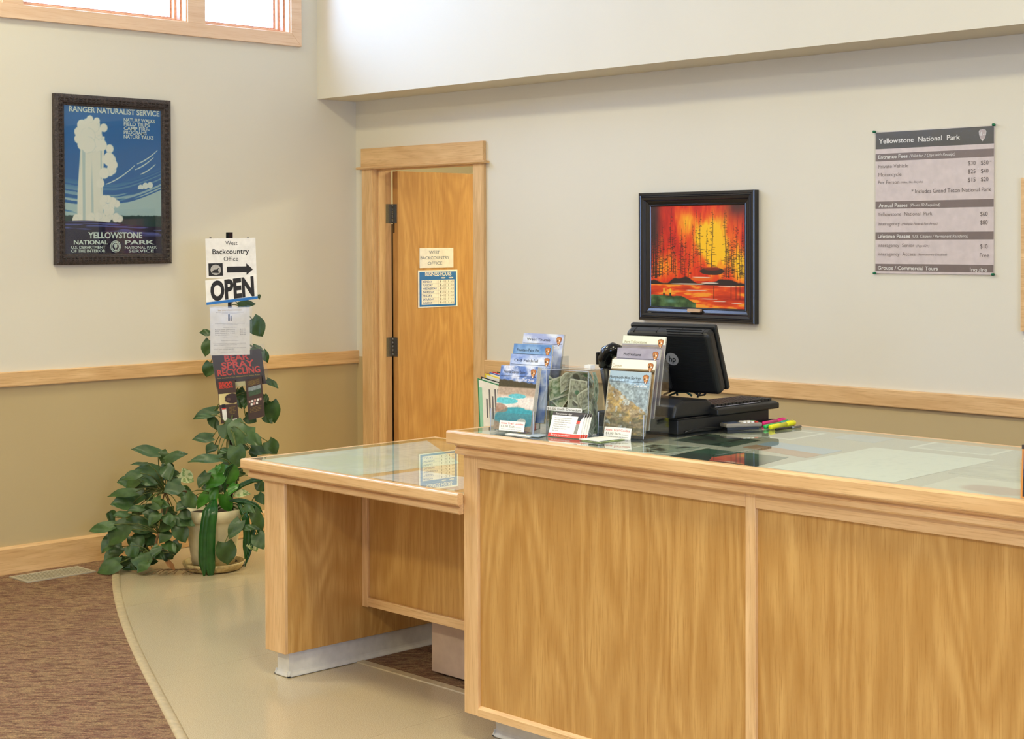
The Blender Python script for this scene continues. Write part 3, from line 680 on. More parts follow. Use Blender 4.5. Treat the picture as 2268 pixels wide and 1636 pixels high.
# pictures for the covers (u right, v up)
def hdr(im, v, col, e=0.86, w=0.02): return put(im, col, step(v, e, w))
def cv_norris(u, v):
    n = fbm(u, v, 9, 16, 1); im = lerp((196, 172, 150), (168, 140, 118), n)
    sky = lerp((92, 122, 186), (206, 212, 232), step(fbm(u, v, 5, 9, 7), 0.52, 0.25)); im = np.where((v > 0.72)[..., None], sky, im)
    im = put(im, (70, 62, 42), step(v, 0.66, 0.02)*step(0.765-0.05*u+0.04*fbm(u, v, 16, 1, 3)-v, 0, 0.02))
    im = put(im, (176, 156, 138), step(v, 0.56, 0.02)*step(0.665-v, 0, 0.02)*0.8)
    im = put(im, (226, 216, 208), step(0.53-v, 0, 0.05)*step(v, 0.33, 0.05)*(0.5+0.5*step(fbm(u, v, 5, 9, 11), 0.4, 0.2)))
    def pool(cx, cy, rx, ry, col): 
        d = 1-(((u-cx)/rx)**2+((v-cy)/ry)**2)+0.5*(fbm(u, v, 6, 6, 13)-0.5); return step(d, 0.0, 0.2), col
    for q in ((0.55, 0.53, 0.24, 0.035, (96, 184, 196)), (0.22, 0.45, 0.34, 0.05, (96, 190, 200)), (0.60, 0.20, 0.62, 0.155, (62, 156, 172))):
        m, col = pool(*q); im = put(im, (214, 206, 190), np.clip(m*4, 0, 1)*0.5); im = put(im, col, m)
    im = put(im, (150, 112, 92), 0.7*step(1-((u-0.1)/0.22)**2-((v-0.33)/0.07)**2+0.8*(fbm(u, v, 7, 7, 61)-0.5), 0, 0.3)); im = put(im, (226, 220, 206), step(1-((u-0.74)/0.13)**2-((v-0.13)/0.06)**2+0.5*(fbm(u, v, 9, 9, 3)-0.5), 0, 0.1)*0.9)
    return im*(0.86+0.28*fbm(u, v, 34, 50, 71))[..., None]
def cv_clouds(a, b_, seed):
    return lambda u, v: lerp(a, b_, step(fbm(u, v, 4, 8, seed), 0.48, 0.4))
def cv_canyon(u, v):
    im = lerp((196, 170, 120), (150, 116, 80), fbm(u, v, 12, 20, 4)); im = put(im, (74, 58, 40), step(v, 0.80, 0.02)*step(0.86-v, 0, 0.02)); return put(im, (242, 238, 222), step(v, 0.865, 0.02))
def cv_mud(u, v):
    im = lerp((150, 144, 160), (182, 178, 190), fbm(u, v, 5, 9, 6)); return put(im, (120, 110, 112), 0.7*step(0.8-v, 0, 0.1)*fbm(u, v, 10, 10, 8))
def cv_fort(u, v):
    im = lerp((158, 150, 154), (134, 126, 132), fbm(u, v, 6, 10, 9)); return put(im, (226, 232, 212), step(v, 0.88, 0.015))
def cv_mammoth(u, v):
    im = lerp((172, 186, 190), (150, 166, 176), fbm(u, v, 8, 8, 2)); im = put(im, (158, 184, 204), step(v-(0.74+0.12*(1-u)), 0, 0.04)); im = put(im, (126, 138, 142), 0.7*step(fbm(u, v, 16, 12, 77), 0.52, 0.1)*step(0.74+0.12*(1-u)-v, 0, 0.04)); im = put(im, (168, 190, 204), step(v, 0.885, 0.01))
    rk = step(0.80-0.42*u+0.12*(fbm(u, v, 7, 7, 5)-0.5)-v, 0, 0.05); im = np.where((rk > 0.5)[..., None], lerp((112, 92, 68), (202, 186, 152), fbm(u, v, 14, 26, 12)), im)
    im = put(im, (190, 158, 92), 0.6*step(fbm(u, v, 9, 16, 30), 0.58, 0.06)*rk); im = put(im, (104, 104, 84), 0.6*step(0.36-v, 0, 0.04)*step(fbm(u, v, 4, 22, 41), 0.5, 0.05))
    im = put(im, (188, 196, 196), 0.8*step(fbm(u, v, 8, 10, 51), 0.64, 0.05)*rk); return np.where((v > 0.885)[..., None], im, im*(0.72+0.56*fbm(u, v, 26, 40, 91))[..., None])
LETTERS = dict(N=INK)
def trail_guide(title, TL, TR, fr, label, cover, titlemat=INK, sub='Trail Guide', h=0.216, tx=(0.10, 0.68), barcol=INK, ey=0.94, group='trail guides in the counter holders'):
    """a folded guide leaning in a holder; TL/TR are pixels of its top edge"""
    a0, b1 = fr.px(*TL); a1, _ = fr.px(*TR); b0 = max(b1-h, 0.006); w_ = a1-a0; a0 = max(a0, 0.0045); a1 = min(a0+w_, fr.wmax-0.0045); w_ = a1-a0
    t = thing('trail_guide', label, 'booklet', fr.p((a0+a1)/2, b0, -0.003), group)
    MB().fbox(fr, a0, a1, b0, b1, -0.0062, 0.0).build('pages', PAGES, t)
    picture('cover', fr, a0, a1, b0, b1, 0.0004, cover, 84, 120, PRINTG, t)
    text(t, title, fr, a0+w_*tx[0], b1-0.024, 0.0088, titlemat, 0.0009, width=w_*(tx[1]-tx[0]))
    MB().fbox(fr, a0+w_*0.02, a1-w_*0.02, b1-0.0335, b1-0.0325, 0.0005, 0.0009).build('rule', barcol, t)
    text(t, sub, fr, a0+w_*0.62, b1-0.0475, 0.0078, CARDW, 0.0009, width=w_*0.32, shear=0.2)
    arrowhead(t, fr, (a1-w_*0.105, b1-0.023), 0.029, 0.0012, EMB)
    return t
def guide_copy(fr, TL, TR, dn, da, label, group, h=0.214):
    a0, b1 = fr.px(*TL); a1, _ = fr.px(*TR); b0 = max(b1-h, 0.006); a0 = max(a0, 0.0045)-da; a1 = min(a1, fr.wmax-0.0045)-da
    o = MB().fbox(fr, a0+da, a1+da, b0, b1, -0.0062-dn, -0.0005-dn).build('trail_guide', PAGES)
    rebase(o, fr.p((a0+a1)/2, b0, -dn)); return tag(o, label, 'booklet', group)
HEDGE = plain('holder_edge_glint', (200, 208, 232), 0.15)  # pale strips paint the bright glint along the clear edges
def guide_holder(o, ang, w_, label, steps, lean=0.21, pockets=3):
    """clear tiered holder: base plate, two side cheeks, leaning tier plates and front lips"""
    t = thing('guide_holder', label, 'brochure holder', np.append(o[:2], HZ))
    R = np.array([math.cos(ang), math.sin(ang), 0]); B = np.array([-math.sin(ang), math.cos(ang), 0]); D = steps[-1]+0.07
    q = np.array([o[0], o[1], HZ]); base = Fr(q, R, B); 
    MB().fbox(base, 0, w_, 0, D, 0.0, 0.003).build('base_plate', ACRYL, t)
    for s in (0, w_-0.003):
        side = Fr(q+R*(s+0.0), B, (0, 0, 1.0)); pts = [(0, 0.003), (D, 0.003), (D, 0.24), (D-0.05, 0.24), (0.03, 0.075), (0.006, 0.075)]
        MB().fpoly(side, pts, 0.0, 0.003).build('side_cheek', ACRYL, t)
    for s in (0.0, w_-0.003):
        fe = tilted(q+B*0.003+np.array([0, 0, 0.0032]), ang, 0.05); MB().fbox(fe, s+0.0006, s+0.0024, 0, 0.074, 0.0002, 0.0018).build('edge_glint', HEDGE, t)
    for k, sb in enumerate(steps):
        f = tilted(q+B*(sb+0.016)+np.array([0, 0, 0.004+0.024*k]), ang, lean)
        MB().fbox(f, 0.003, w_-0.003, 0, 0.15+0.008*k, -0.003, -0.0005).build('tier_plate', ACRYL, t)
    f = tilted(q+B*0.001+np.array([0, 0, 0.0035]), ang, lean); MB().fbox(f, 0.003, w_-0.003, 0, 0.062, 0.0, 0.002).build('front_lip', ACRYL, t)
    return t
def price_card(holder, fr, TL, TR, BL, n):
    a0, b1 = fr.px(*TL); a1, _ = fr.px(*TR); _, b0 = fr.px(*BL); w_ = a1-a0; h = b1-b0
    c = MB().fbox(fr, a0, a1, b0, b1, n, n+0.0006).build('price_card', CARDW, holder); n += 0.0009
    text(c, 'Area Trail Guides', fr, a0+w_*0.05, b1-h*0.34, h*0.2, REDINK, n, width=w_*0.9)
    text(c, '$1.00 Each', fr, a0+w_*0.07, b1-h*0.66, h*0.2, OLIVEINK, n, width=w_*0.55); text(c, 'Donation', fr, a0+w_*0.66, b1-h*0.66, h*0.09, OLIVEINK, n, width=w_*0.24)
    text(c, 'Donations cover the cost of printing', fr, a0+w_*0.1, b1-h*0.88, h*0.075, INK, n, width=w_*0.8)

LEAN = 0.21
# left holder
aL = math.radians(8); wL = 0.174; oL = on_floor(1092, 957, HZ)-0.014*np.array([math.cos(aL), math.sin(aL), 0])
hl = guide_holder(oL, aL, wL, 'clear tiered holder with four guides at the left end of the counter', (0.022, 0.064, 0.122))
def tier(o, ang, back, up=0.004):
    f = tilted(np.array([o[0]-math.sin(ang)*back, o[1]+math.cos(ang)*back, HZ+up]), ang, LEAN); f.wmax = wL if ang == aL else wR; return f
f0, f1, f2, f3 = tier(oL, aL, 0.012), tier(oL, aL, 0.060, 0.02), tier(oL, aL, 0.069, 0.02), tier(oL, aL, 0.118, 0.04)
trail_guide('Norris Geyser Basin', (1110, 808), (1191, 815), f0, 'Norris Geyser Basin guide with blue hot pools, foremost in the left holder', cv_norris)
trail_guide('Old Faithful', (1131, 783), (1224, 790), f1, 'Old Faithful guide with cloudy sky cover in the left holder', cv_clouds((120, 146, 206), (220, 226, 240), 3))
trail_guide('Fountain Paint Pot', (1134, 760), (1219, 766), f2, 'Fountain Paint Pot guide with deep blue cover in the left holder', cv_clouds((76, 120, 180), (128, 164, 206), 5))
trail_guide('West Thumb', (1158, 737), (1247, 742), f3, 'West Thumb guide with pale cover, rearmost in the left holder', cv_clouds((156, 166, 206), (214, 220, 232), 9))
for k in range(2): guide_copy(f0, (1110, 808), (1191, 815), 0.0075+0.0075*k, 0.004+0.004*k, ('first plain spare guide tucked right behind the Norris Geyser Basin guide', 'second spare guide, farther behind the Norris Geyser Basin guide')[k], 'spare Norris guides')
guide_copy(f3, (1158, 737), (1247, 742), 0.0075, 0.004, 'plain spare guide tucked behind the West Thumb guide', 'spare West Thumb guide')
price_card(hl, tilted(np.array([oL[0], oL[1], HZ+0.0035]), aL, LEAN), (1109, 930.5), (1164.5, 935), (1107, 952), 0.0035)
# right holder
aR = math.radians(10); brR = on_floor(1425, 975, HZ); wR = 0.168
oR = brR-np.array([math.cos(aR), math.sin(aR), 0])*wR
hr = guide_holder(oR, aR, wR, 'clear tiered holder with four guides in front of the monitor', (0.014, 0.052, 0.084))
g0, g1, g2, g3 = tier(oR, aR, 0.014), tier(oR, aR, 0.036, 0.02), tier(oR, aR, 0.060, 0.02), tier(oR, aR, 0.090, 0.04)
trail_guide('Mammoth Hot Springs', (1352, 820), (1442, 825), g0, 'Mammoth Hot Springs guide with terraces, foremost in the right holder', cv_mammoth, tx=(0.0, 0.78))
guide_copy(g0, (1339, 818.6), (1430, 824), 0.0075, 0.0, 'plain spare guide showing behind the Mammoth Hot Springs guide', 'spare Mammoth guide')
trail_guide('Canyon', (1352, 794), (1450, 797), g1, 'Canyon guide with white header in the right holder', cv_canyon, TANINK, tx=(0.02, 0.23), barcol=TANINK)
trail_guide('Mud Volcano', (1360, 769), (1455, 773), g2, 'Mud Volcano guide with grey-violet cover in the right holder', cv_mud, tx=(0.16, 0.56))
trail_guide('Fort Yellowstone', (1373, 742), (1467, 746), g3, 'Fort Yellowstone guide with pale green header, rearmost in the right holder', cv_fort, TANINK, 'Historic District', tx=(0.05, 0.57), barcol=TANINK)
price_card(hr, tilted(np.array([oR[0], oR[1], HZ+0.0035]), aR, LEAN), (1341, 944.5), (1400.5, 949.5), (1340, 969), 0.0035)

# donation box -------------------------------------------------------------
aD = math.radians(8); oD = on_floor(1196.5, 958.5, HZ)+0.024*np.array([math.cos(aD), math.sin(aD), 0]); wD, dD, hD = 0.164, 0.082, 0.205
RD = np.array([math.cos(aD), math.sin(aD), 0]); BD = np.array([-math.sin(aD), math.cos(aD), 0])
FD = Fr(oD, RD, (0, 0, 1.0))
db = thing('donation_box', 'clear donation box stuffed with dollar bills between the guide holders', 'donation box', oD+RD*wD/2+BD*dD/2)
T = 0.003
MB().fbox(FD, 0, wD, 0, hD, -T, 0).build('front_panel', ACRYL, db); MB().fbox(FD, 0, wD, 0, hD, -dD, -dD+T).build('back_panel', ACRYL, db)
MB().fbox(FD, 0, T, 0, hD, -dD+T, -T).build('side_panel', ACRYL, db); MB().fbox(FD, wD-T, wD, 0, hD, -dD+T, -T).build('side_panel', ACRYL, db)
MB().fbox(FD, T, wD-T, 0, T, -dD+T, -T).build('bottom_panel', ACRYL, db)
EDGE = plain('acrylic_edge_glint', (206, 214, 230), 0.15)  # opaque pale strips stand for light caught by the box edges
for q in (0.0, wD-0.0016): MB().fbox(FD, q, q+0.0016, 0.0, hD, -0.0016, 0.0004).build('edge_glint', EDGE, db)
MB().fbox(FD, 0.0016, wD-0.0016, hD-0.0016, hD, -0.0016, 0.0004).build('edge_glint', EDGE, db)
lid = MB().fbox(FD, -0.002, wD+0.002, hD, hD+0.004, -dD*0.42, 0.002).fbox(FD, -0.002, wD+0.002, hD, hD+0.004, -dD-0.002, -dD*0.6).build('lid', ACRYL, db)
MB().fbox(FD, wD*0.66, wD*0.80, hD+0.004, hD+0.014, -dD, -dD*0.7).build('latch', CARDW, lid)
LBLX = [(1211, 897), (1290, 897)]
a0, b1 = FD.px(1211, 899); a1, b0 = FD.px(1289, 914)
lb = MB().fbox(FD, a0, a1, b0, b1, 0.0005, 0.001).build('label_strip', CARDW, db); text(lb, '$1.00 Each Donation', FD, a0+0.004, b0+(b1-b0)*0.28, (b1-b0)*0.5, OLIVEINK, 0.0014, width=a1-a0-0.008, bold=0.012)
# bills: curled, folded sheets stuffed into the box
def billfn(seed, back):
    def g(u, v):
        paper = np.array((232, 231, 196.)); ink = np.array((112, 140, 92.) if back else (128, 128, 100.))
        im = np.ones(u.shape+(3,))*paper; m = np.maximum(np.maximum(0.03-u, u-0.97), np.maximum(0.07-v, v-0.93)); inn = step(-m, 0, 0.01)
        im = put(im, ink, inn*(0.30+0.62*step(fbm(u, v, 26, 14, seed), 0.5, 0.3)))
        oval = 1-((u-0.5)/0.13)**2-((v-0.5)/0.36)**2; im = put(im, (188, 190, 156), step(oval, 0, 0.1)*0.8); im = put(im, ink*0.7, step(1-((u-0.5)/0.07)**2-((v-0.48)/0.24)**2, 0, 0.15)*0.8)
        for cx in (0.1, 0.9):
            for cy in (0.2, 0.8): im = put(im, (200, 202, 164), step(1-((u-cx)/0.05)**2-((v-cy)/0.12)**2, 0, 0.15)*0.8)
        if not back: im = put(im, (70, 132, 86), step(1-((u-0.72)/0.05)**2-((v-0.5)/0.12)**2, 0, 0.2)*0.8)
        return im
    return g
def bill(c, yaw, pitch, roll, curl, back, seed, label, size=(0.150, 0.064), group='bills in the donation box', amp=0.0):
    """c in box coordinates: right, up, depth (0 = front)"""
    W, H = 64, 30; u, v = np.meshgrid(np.linspace(0, 1, W), np.linspace(0, 1, H)); img = billfn(seed, back)(u, v)
    x = (u-0.5)*size[0]; y = (v-0.5)*size[1]
    if abs(curl) > 1e-3: z = (1-np.cos(x*curl))/curl; x = np.sin(x*curl)/curl
    else: z = x*0
    z = z+amp*(fbm(u, v, 3, 2, seed)-0.5)
    cr, sr = math.cos(roll), math.sin(roll); x, y = x*cr-y*sr, x*sr+y*cr
    cy_, sy_ = math.cos(yaw), math.sin(yaw); x, z = x*cy_+z*sy_, -x*sy_+z*cy_
    cp, sp_ = math.cos(pitch), math.sin(pitch); y, z = y*cp-z*sp_, y*sp_+z*cp
    lim = lambda q, a, b_: np.clip(q, a, b_)
    X = lim(c[0]+x, 0.006, wD-0.006); Y = lim(c[1]+y, 0.006, hD-0.006); Z = lim(-c[2]+z, -dD+0.006, -0.006)
    V = FD.o+FD.R*X[..., None]+FD.U*Y[..., None]+FD.N*Z[..., None]
    cen = V.reshape(-1, 3).mean(0); cen[2] = V[..., 2].min()
    idx = np.arange(W*H).reshape(H, W); F = np.stack([idx[:-1, :-1], idx[:-1, 1:], idx[1:, 1:], idx[1:, :-1]], -1).reshape(-1, 4)
    me = bpy.data.meshes.new('dollar_bill'); me.from_pydata([tuple(q) for q in (V.reshape(-1, 3)-cen)], [], [tuple(int(i) for i in q) for q in F])
    at = me.color_attributes.new('Col', 'FLOAT_COLOR', 'POINT'); cc = np.ones((W*H, 4)); cc[:, :3] = lin(np.clip(img, 0, 255)).reshape(-1, 3); at.data.foreach_set('color', cc.reshape(-1)); me.materials.append(PRINT)
    for q in me.polygons: q.use_smooth = True
    o = bpy.data.objects.new('dollar_bill', me); COL.objects.link(o); o.location = tuple(map(float, cen)); return tag(o, label, 'banknote', group)
def bx_px(x, y): a, b_ = FD.px(x, y); return a, b_
B_ = [((1272, 893), 1.45, 0.10, 0.05, 2, False, 'upright bill face in the middle of the box, just above the label'),
      ((1232, 893), 0.30, 0.05, 0.25, 4, True, 'green-backed bill left of the centre bill above the label'),
      ((1246, 853), 0.28, 0.1, 0.20, 3, True, 'folded green bill near the top left of the donation box'),
      ((1212, 860), -0.75, 0.3, 0.6, 26, True, 'bright curled bill against the left wall of the box'),
      ((1206, 905), 0.02, 0.1, 0.1, 8, False, 'flat banded bill low at the left of the donation box'),
      ((1290, 852), 0.9, 0.2, -0.5, 18, False, 'curled bill at the top centre right of the box'),
      ((1300, 880), 0.15, 0.5, 0.3, 24, False, 'rolled bill right of the centre above the donation label'),
      ((1322, 868), 1.35, 0.0, 0.1, 10, True, 'tall green bill standing along the right wall of the box'),
      ((1300, 925), 0.55, 0.1, -0.2, 6, False, 'pale bill behind the bear cards, right of the label'),
      ((1215, 945), 0.10, 0.1, 0.1, 3, True, 'green bill at the lower left bottom of the donation box'),
      ((1262, 930), 0.2, 0.2, 0.2, 5, False, 'bill pressed under the label in the middle of the box'),
      ((1318, 915), 1.2, 0.1, 0.4, 12, False, 'dark bill standing low in the right rear corner'),
      ((1225, 885), -0.5, 0.6, 0.3, 15, False, 'dark bent bill in the left centre shadow of the box'),
      ((1270, 835), 0.05, 0.9, 0.1, 9, False, 'bill lying on top of the pile beneath the slot'),
      ((1300, 945), 0.0, 0.3, 0.2, 7, True, 'crumpled bill on the box floor at the right'),
      ((1245, 960), 0.05, 1.2, 0.1, 3, False, 'bill lying flat on the floor of the donation box')]
for k, (pxy, rl, pt, yw, curl, bk, lab) in enumerate(B_):
    a, b_ = bx_px(*pxy); bill((a, b_, 0.010+0.045*((k*37) % 10)/10), yw*0.5+0.35, pt*0.7, rl, min(curl, 13), bk, k+1, lab, amp=0.012)
# bear-encounter cards in front of the box
aC = math.radians(8); oC = on_floor(1213, 966.5, HZ); LC = math.radians(22)
DARKB = plain('card_dark_brown', (62, 54, 50), 0.5); REDB = plain('card_red', (214, 62, 38), 0.45)
for k in range(4):
    f = tilted(np.array([oC[0], oC[1], HZ+0.002])+np.array([math.cos(aC), math.sin(aC), 0])*(0.0055*k)+np.array([-math.sin(aC), math.cos(aC), 0])*(0.005*k), aC, LC); w_, h_ = 0.122, 0.080
    c = thing('bear_card', ('bear safety card, front of the stack before the donation box', 'second bear safety card of the stack', 'third bear safety card of the stack', 'rearmost bear safety card of the stack')[k], 'card', f.p(w_/2, 0), 'bear safety cards')
    MB().fbox(f, 0, w_, 0, h_, -0.0022, -0.0006).build('card', CARDW, c); MB().fbox(f, 0, w_, h_-0.011, h_, -0.0006, -0.0003).build('header_band', DARKB, c); MB().fbox(f, 0, w_, 0, 0.012, -0.0006, -0.0003).build('footer_band', REDB, c)
    can = MB().fpoly(f, [(w_*0.78, 0.014), (w_*0.88, 0.014), (w_*0.90, 0.046), (w_*0.80, 0.046)], -0.0006, -0.0002).build('spray_can', STEEL, c)
    MB().fpoly(f, [(w_*0.79, 0.046), (w_*0.90, 0.046), (w_*0.90, 0.056), (w_*0.80, 0.056)], -0.0006, -0.0001).build('can_cap', REDB, can); MB().fpoly(f, [(w_*0.81, 0.056), (w_*0.9, 0.056), (w_*0.97, 0.070), (w_*0.93, 0.076), (w_*0.82, 0.072)], -0.0006, 0.0).build('nozzle', BLACKP, can)
    if k == 0:
        text(c, 'If you encounter a bear', f, 0.012, h_-0.0085, 0.006, CARDW, 0.0002, width=0.062, shear=0.2); text(c, 'Bear spray is proven effective.', f, 0.01, 0.0035, 0.006, CARDW, 0.0002, width=0.074, shear=0.2)
        for q, s in enumerate(('If you have a surprise encounter', 'with a bear slowly back away', 'If the bear charges stand your', 'ground & use bear spray', 'If the bear attacks play dead', 'If attacked in your tent', 'fight back')): text(c, s, f, 0.012, h_-0.0205-0.0068*q, 0.0036, GREYINK, 0.0002, width=min(0.0022*len(s), 0.066))
# leaflets lying flat
GREENP = plain('green_leaflet', (150, 164, 112), 0.5, var=0.2, vscale=60)
for k, (q, lab, mt) in enumerate(((((1287, 975.5), (1330, 981), (1384, 974), (1340, 969)), 'green-edged leaflet, bottom of the flat pile before the right holder', GREENP), (((1283, 973.5), (1326, 978.5), (1375, 972.5), (1334, 967.5)), 'pale leaflet on top of the flat pile before the right holder', CARDW),
                                  (((1118, 961.5), (1172, 968.5), (1196, 964), (1150, 957.5)), 'pale folded leaflet lying in front of the left holder', CARDW), (((1165, 965), (1192, 968), (1212, 963), (1188, 960)), 'blue-white leaflet lying left of the bear cards', plain('blue_leaflet', (176, 190, 206), 0.5)))):
    Q = [on_floor(*p_, HZ+0.0006*(k % 2 and 4)) for p_ in q]; z = HZ+(0.0034 if k == 1 else 0.0022 if k == 3 else 0.0002)
    m = MB().add([(p_[0], p_[1], z) for p_ in Q]+[(p_[0], p_[1], z+0.0018) for p_ in Q], [(3, 2, 1, 0), (4, 5, 6, 7), (0, 1, 5, 4), (1, 2, 6, 5), (2, 3, 7, 6), (3, 0, 4, 7)])
    o = m.build('leaflet', mt); tag(rebase(o, (sum(p_[0] for p_ in Q)/4, sum(p_[1] for p_ in Q)/4, z)), lab, 'leaflet', 'leaflets lying on the counter')

# rack of coloured flip panels on the low desk ----------------------------
GR = (3.10, -1.85)
rk = thing('panel_rack', 'desktop rack of coloured flip panels beside the left guide holder', 'display rack', (GR[0], GR[1], DZT))
cols = [('green', (24, 128, 78)), ('black', (34, 32, 34)), ('yellow', (232, 206, 30)), ('blue', (44, 92, 190)), ('red', (196, 34, 40)), ('dark_green', (28, 70, 48))]
TLs = [(1057.5, 837), (1065.5, 833.5), (1074.5, 826.7), (1084, 823.8), (1091, 822.4), (1100.5, 822.4)]
for k, ((nm, rgb), (tx_, ty_)) in enumerate(zip(cols, TLs)):
    P0 = np.array([GR[0], GR[1], 0])-NCAM*0.016*k
    a = on_plane(tx_, ty_, P0, NCAM); b_ = on_plane(tx_+95, ty_+29, P0, NCAM); c_ = on_plane(tx_+6, ty_+155, P0, NCAM)
    f = Fr(c_, b_-a, a-c_); W_, H_ = float(np.linalg.norm(b_-a)), float(np.linalg.norm(a-c_)); sh = W_
    mt = plain('panel_'+nm, rgb, 0.4)
    p_ = MB().fbox(f, 0, W_, 0, H_, -0.003, 0.0).build('flip_panel', mt, rk, bevel=0.001)
    p_['label'] = nm.replace('_', ' ')+' edged flip panel'
    MB().fbox(f, 0.004, W_-0.004, 0.004, H_-0.004, 0.0, 0.0008).build('page', PAPER, p_)
    if k == 0:
        MB().fbox(f, 0.004, 0.016, 0.004, H_-0.03, 0.0008, 0.0012).build('page_stripe', plain('mint_stripe', (150, 204, 176), 0.6), p_)
        m = MB(); rr = random.Random(3)
        for q in range(9): m.fbox(f, 0.03+0.011*q, 0.036+0.011*q, 0.12, 0.16+0.12*rr.random(), 0.0008, 0.0012)
        m.build('print_lines', GREYINK, p_)
PB = np.array([GR[0], GR[1], DZT]); 
MB().fbox(Fr(PB-RCAM*0.07, RCAM, (0, 0, 1.0)), 0, 0.24, 0.0004, 0.012, -0.10, 0.02).build('rack_base', BLACKP, rk)

# till: cash drawer, terminal, keyboard ----------------------------------
cN = on_floor(1494, 966, HZ); cx, cyy = float(cN[0])-0.018, -1.958
DH = 0.050; DT = HZ+DH
cdw = thing('cash_drawer', 'flat black cash drawer under the point of sale monitor', 'cash drawer', (cx-0.21, cyy+0.22, HZ))
MB().box(cx-0.35, cx, cyy, cyy+0.47, HZ+0.0005, DT-0.004).build('drawer_body', BLACKP, cdw, bevel=0.003)
MB().box(cx-0.353, cx+0.003, cyy-0.003, cyy+0.473, DT-0.004, DT).build('drawer_lid', BLACKP, cdw, bevel=0.002)
MB().box(cx-0.34, cx-0.01, cyy+0.4702, cyy+0.477, HZ+0.006, DT-0.008).build('drawer_front', BLACKP, cdw)
# monitor
T_ = math.radians(24); aM = math.radians(12)
RM = np.array([math.cos(aM), math.sin(aM), 0]); BM = np.array([-math.sin(aM), math.cos(aM), 0]); UM = np.array([0, 0, 1.0])*math.cos(T_)-BM*math.sin(T_)
TRm = on_axis(1568, 740, 1, -1.86); wM, hM = 0.304, 0.222
FM = Fr(TRm-RM*wM-UM*hM, RM, UM)
mo = thing('pos_monitor', 'black point of sale monitor seen from behind on its stand', 'monitor', (cx-0.20, cyy+0.2, DT))
MB().fbox(FM, 0, wM, 0, hM, -0.050, 0.0).build('back_shell', BLACKP, mo, bevel=0.016, seg=4)
MB().fbox(FM, -0.004, wM+0.004, -0.004, hM+0.004, -0.066, -0.047).build('bezel', BLACKP, mo, bevel=0.006, seg=3)
MB().fbox(FM, 0.018, wM-0.018, 0.018, hM-0.018, -0.0668, -0.0655).build('screen', BLACKG, mo)
m = MB()
for k in range(24): m.fbox(FM, wM*0.52, wM-0.018, 0.045+k*0.0082, 0.0485+k*0.0082, -0.0005, 0.0016)
m.build('vent_ribs', BLACKP, mo)
m = MB()
for k in range(12): m.fbox(FM, wM*0.28, wM*0.5, hM-0.035-k*0.0082, hM-0.0315-k*0.0082, -0.0005, 0.0016)
m.build('vent_ribs', BLACKP, mo)
for k in range(4): MB().fbox(FM, 0.03+k*0.083, 0.0312+k*0.083, hM-0.012, hM+0.0006, -0.04, -0.006).build('seam', BLACKG, mo)
lc = FM.px(1489.5, 794); LOGO = plain('logo_grey', (150, 148, 148), 0.4)
lg_ = MB().fflat(FM, circle(lc, 0.0225, 32), 0.0026).build('logo_disc', LOGO, mo)
text(lg_, 'hp', FM, lc[0]-0.001, lc[1]-0.0095, 0.0205, BLACKG, 0.0032, width=0.024, align='C', bold=0.01, shear=0.22)
MB().fbox(FM, wM*0.1, wM*0.46, 0.02, 0.10, 0.0, 0.022).build('hinge_cover', BLACKP, mo, bevel=0.012, seg=3)
# stand
bN = on_floor(1492, 929, DT); bx0, by0 = float(bN[0]), float(bN[1])
MB().prism([(by0, DT+0.0005), (by0+0.20, DT+0.0005), (by0+0.195, DT+0.040), (by0+0.17, DT+0.052), (by0+0.05, DT+0.058), (by0+0.012, DT+0.040)], 'x', bx0-0.25, bx0).build('stand_base', BLACKP, mo, bevel=0.01, seg=3)
pA = FM.p(wM*0.28, 0.06, 0.01); MB().tube([(pA[0], pA[1], pA[2]), (pA[0]-0.005, (pA[1]+by0+0.09)/2-0.03, DT+0.10), (pA[0], by0+0.09, DT+0.06)], [0.028, 0.034, 0.04], 12).build('stand_neck', BLACKP, mo, True)
# cables looping under the monitor
def pc(x, y, yy): return on_axis(x, y, 1, yy)
cab = [((1470, 874), (1490, 864), (1515, 860), (1535, 866), (1546, 874), (1545, 880)), ((1482, 876), (1500, 868), (1520, 868), (1532, 876)), ((1532, 856), (1541, 864), (1545, 872)), ((1560, 857), (1566, 865), (1560, 874), (1549, 876), (1553, 866), (1560, 858)), ((1497, 855), (1499, 866), (1500, 876))]
cbl = thing('cable_bundle', 'tangle of black and green cables hanging under the monitor', 'cables', (cx-0.2, cyy+0.1, DT))
CBG = plain('green_cable', (36, 74, 56), 0.5)
for k, q in enumerate(cab): MB().tube([pc(x, y, -1.78) for x, y in q], 0.0036, 6).build('cable', CBG if k == 1 else BLACKP, cbl, True)
# keyboard
kN = on_floor(1590, 921, DT); kx, ky = float(kN[0]), float(kN[1])
kb = thing('keyboard', 'black keyboard lying on the cash drawer behind the monitor stand', 'keyboard', (kx-0.08, ky+0.1, DT))
MB().prism([(kx-0.17, DT+0.0008), (kx, DT+0.0008), (kx, DT+0.020), (kx-0.02, DT+0.026), (kx-0.15, DT+0.028), (kx-0.17, DT+0.02)], 'y', ky, -1.478).build('keyboard_body', BLACKP, kb, bevel=0.004)
ny = int((-1.478-ky-0.02)/0.019)
key = None
for i in range(ny):
    for j in range(6):
        x0 = kx-0.148+j*0.0215; y0 = ky+0.012+i*0.019
        if key is None:
            key = MB().box(x0, x0+0.0165, y0, y0+0.0155, DT+0.0255, DT+0.034).build('key', BLACKP, kb); k0 = (x0, y0)
        else:
            q = key.copy(); COL.objects.link(q); q.parent = kb; q.location = (x0-k0[0], y0-k0[1], 0)
MB().box(kx-0.0195, kx-0.0155, ky+0.01, -1.56, DT+0.0262, DT+0.0272).build('light_strip', plain('silver_strip', (176, 174, 184), 0.3), kb)
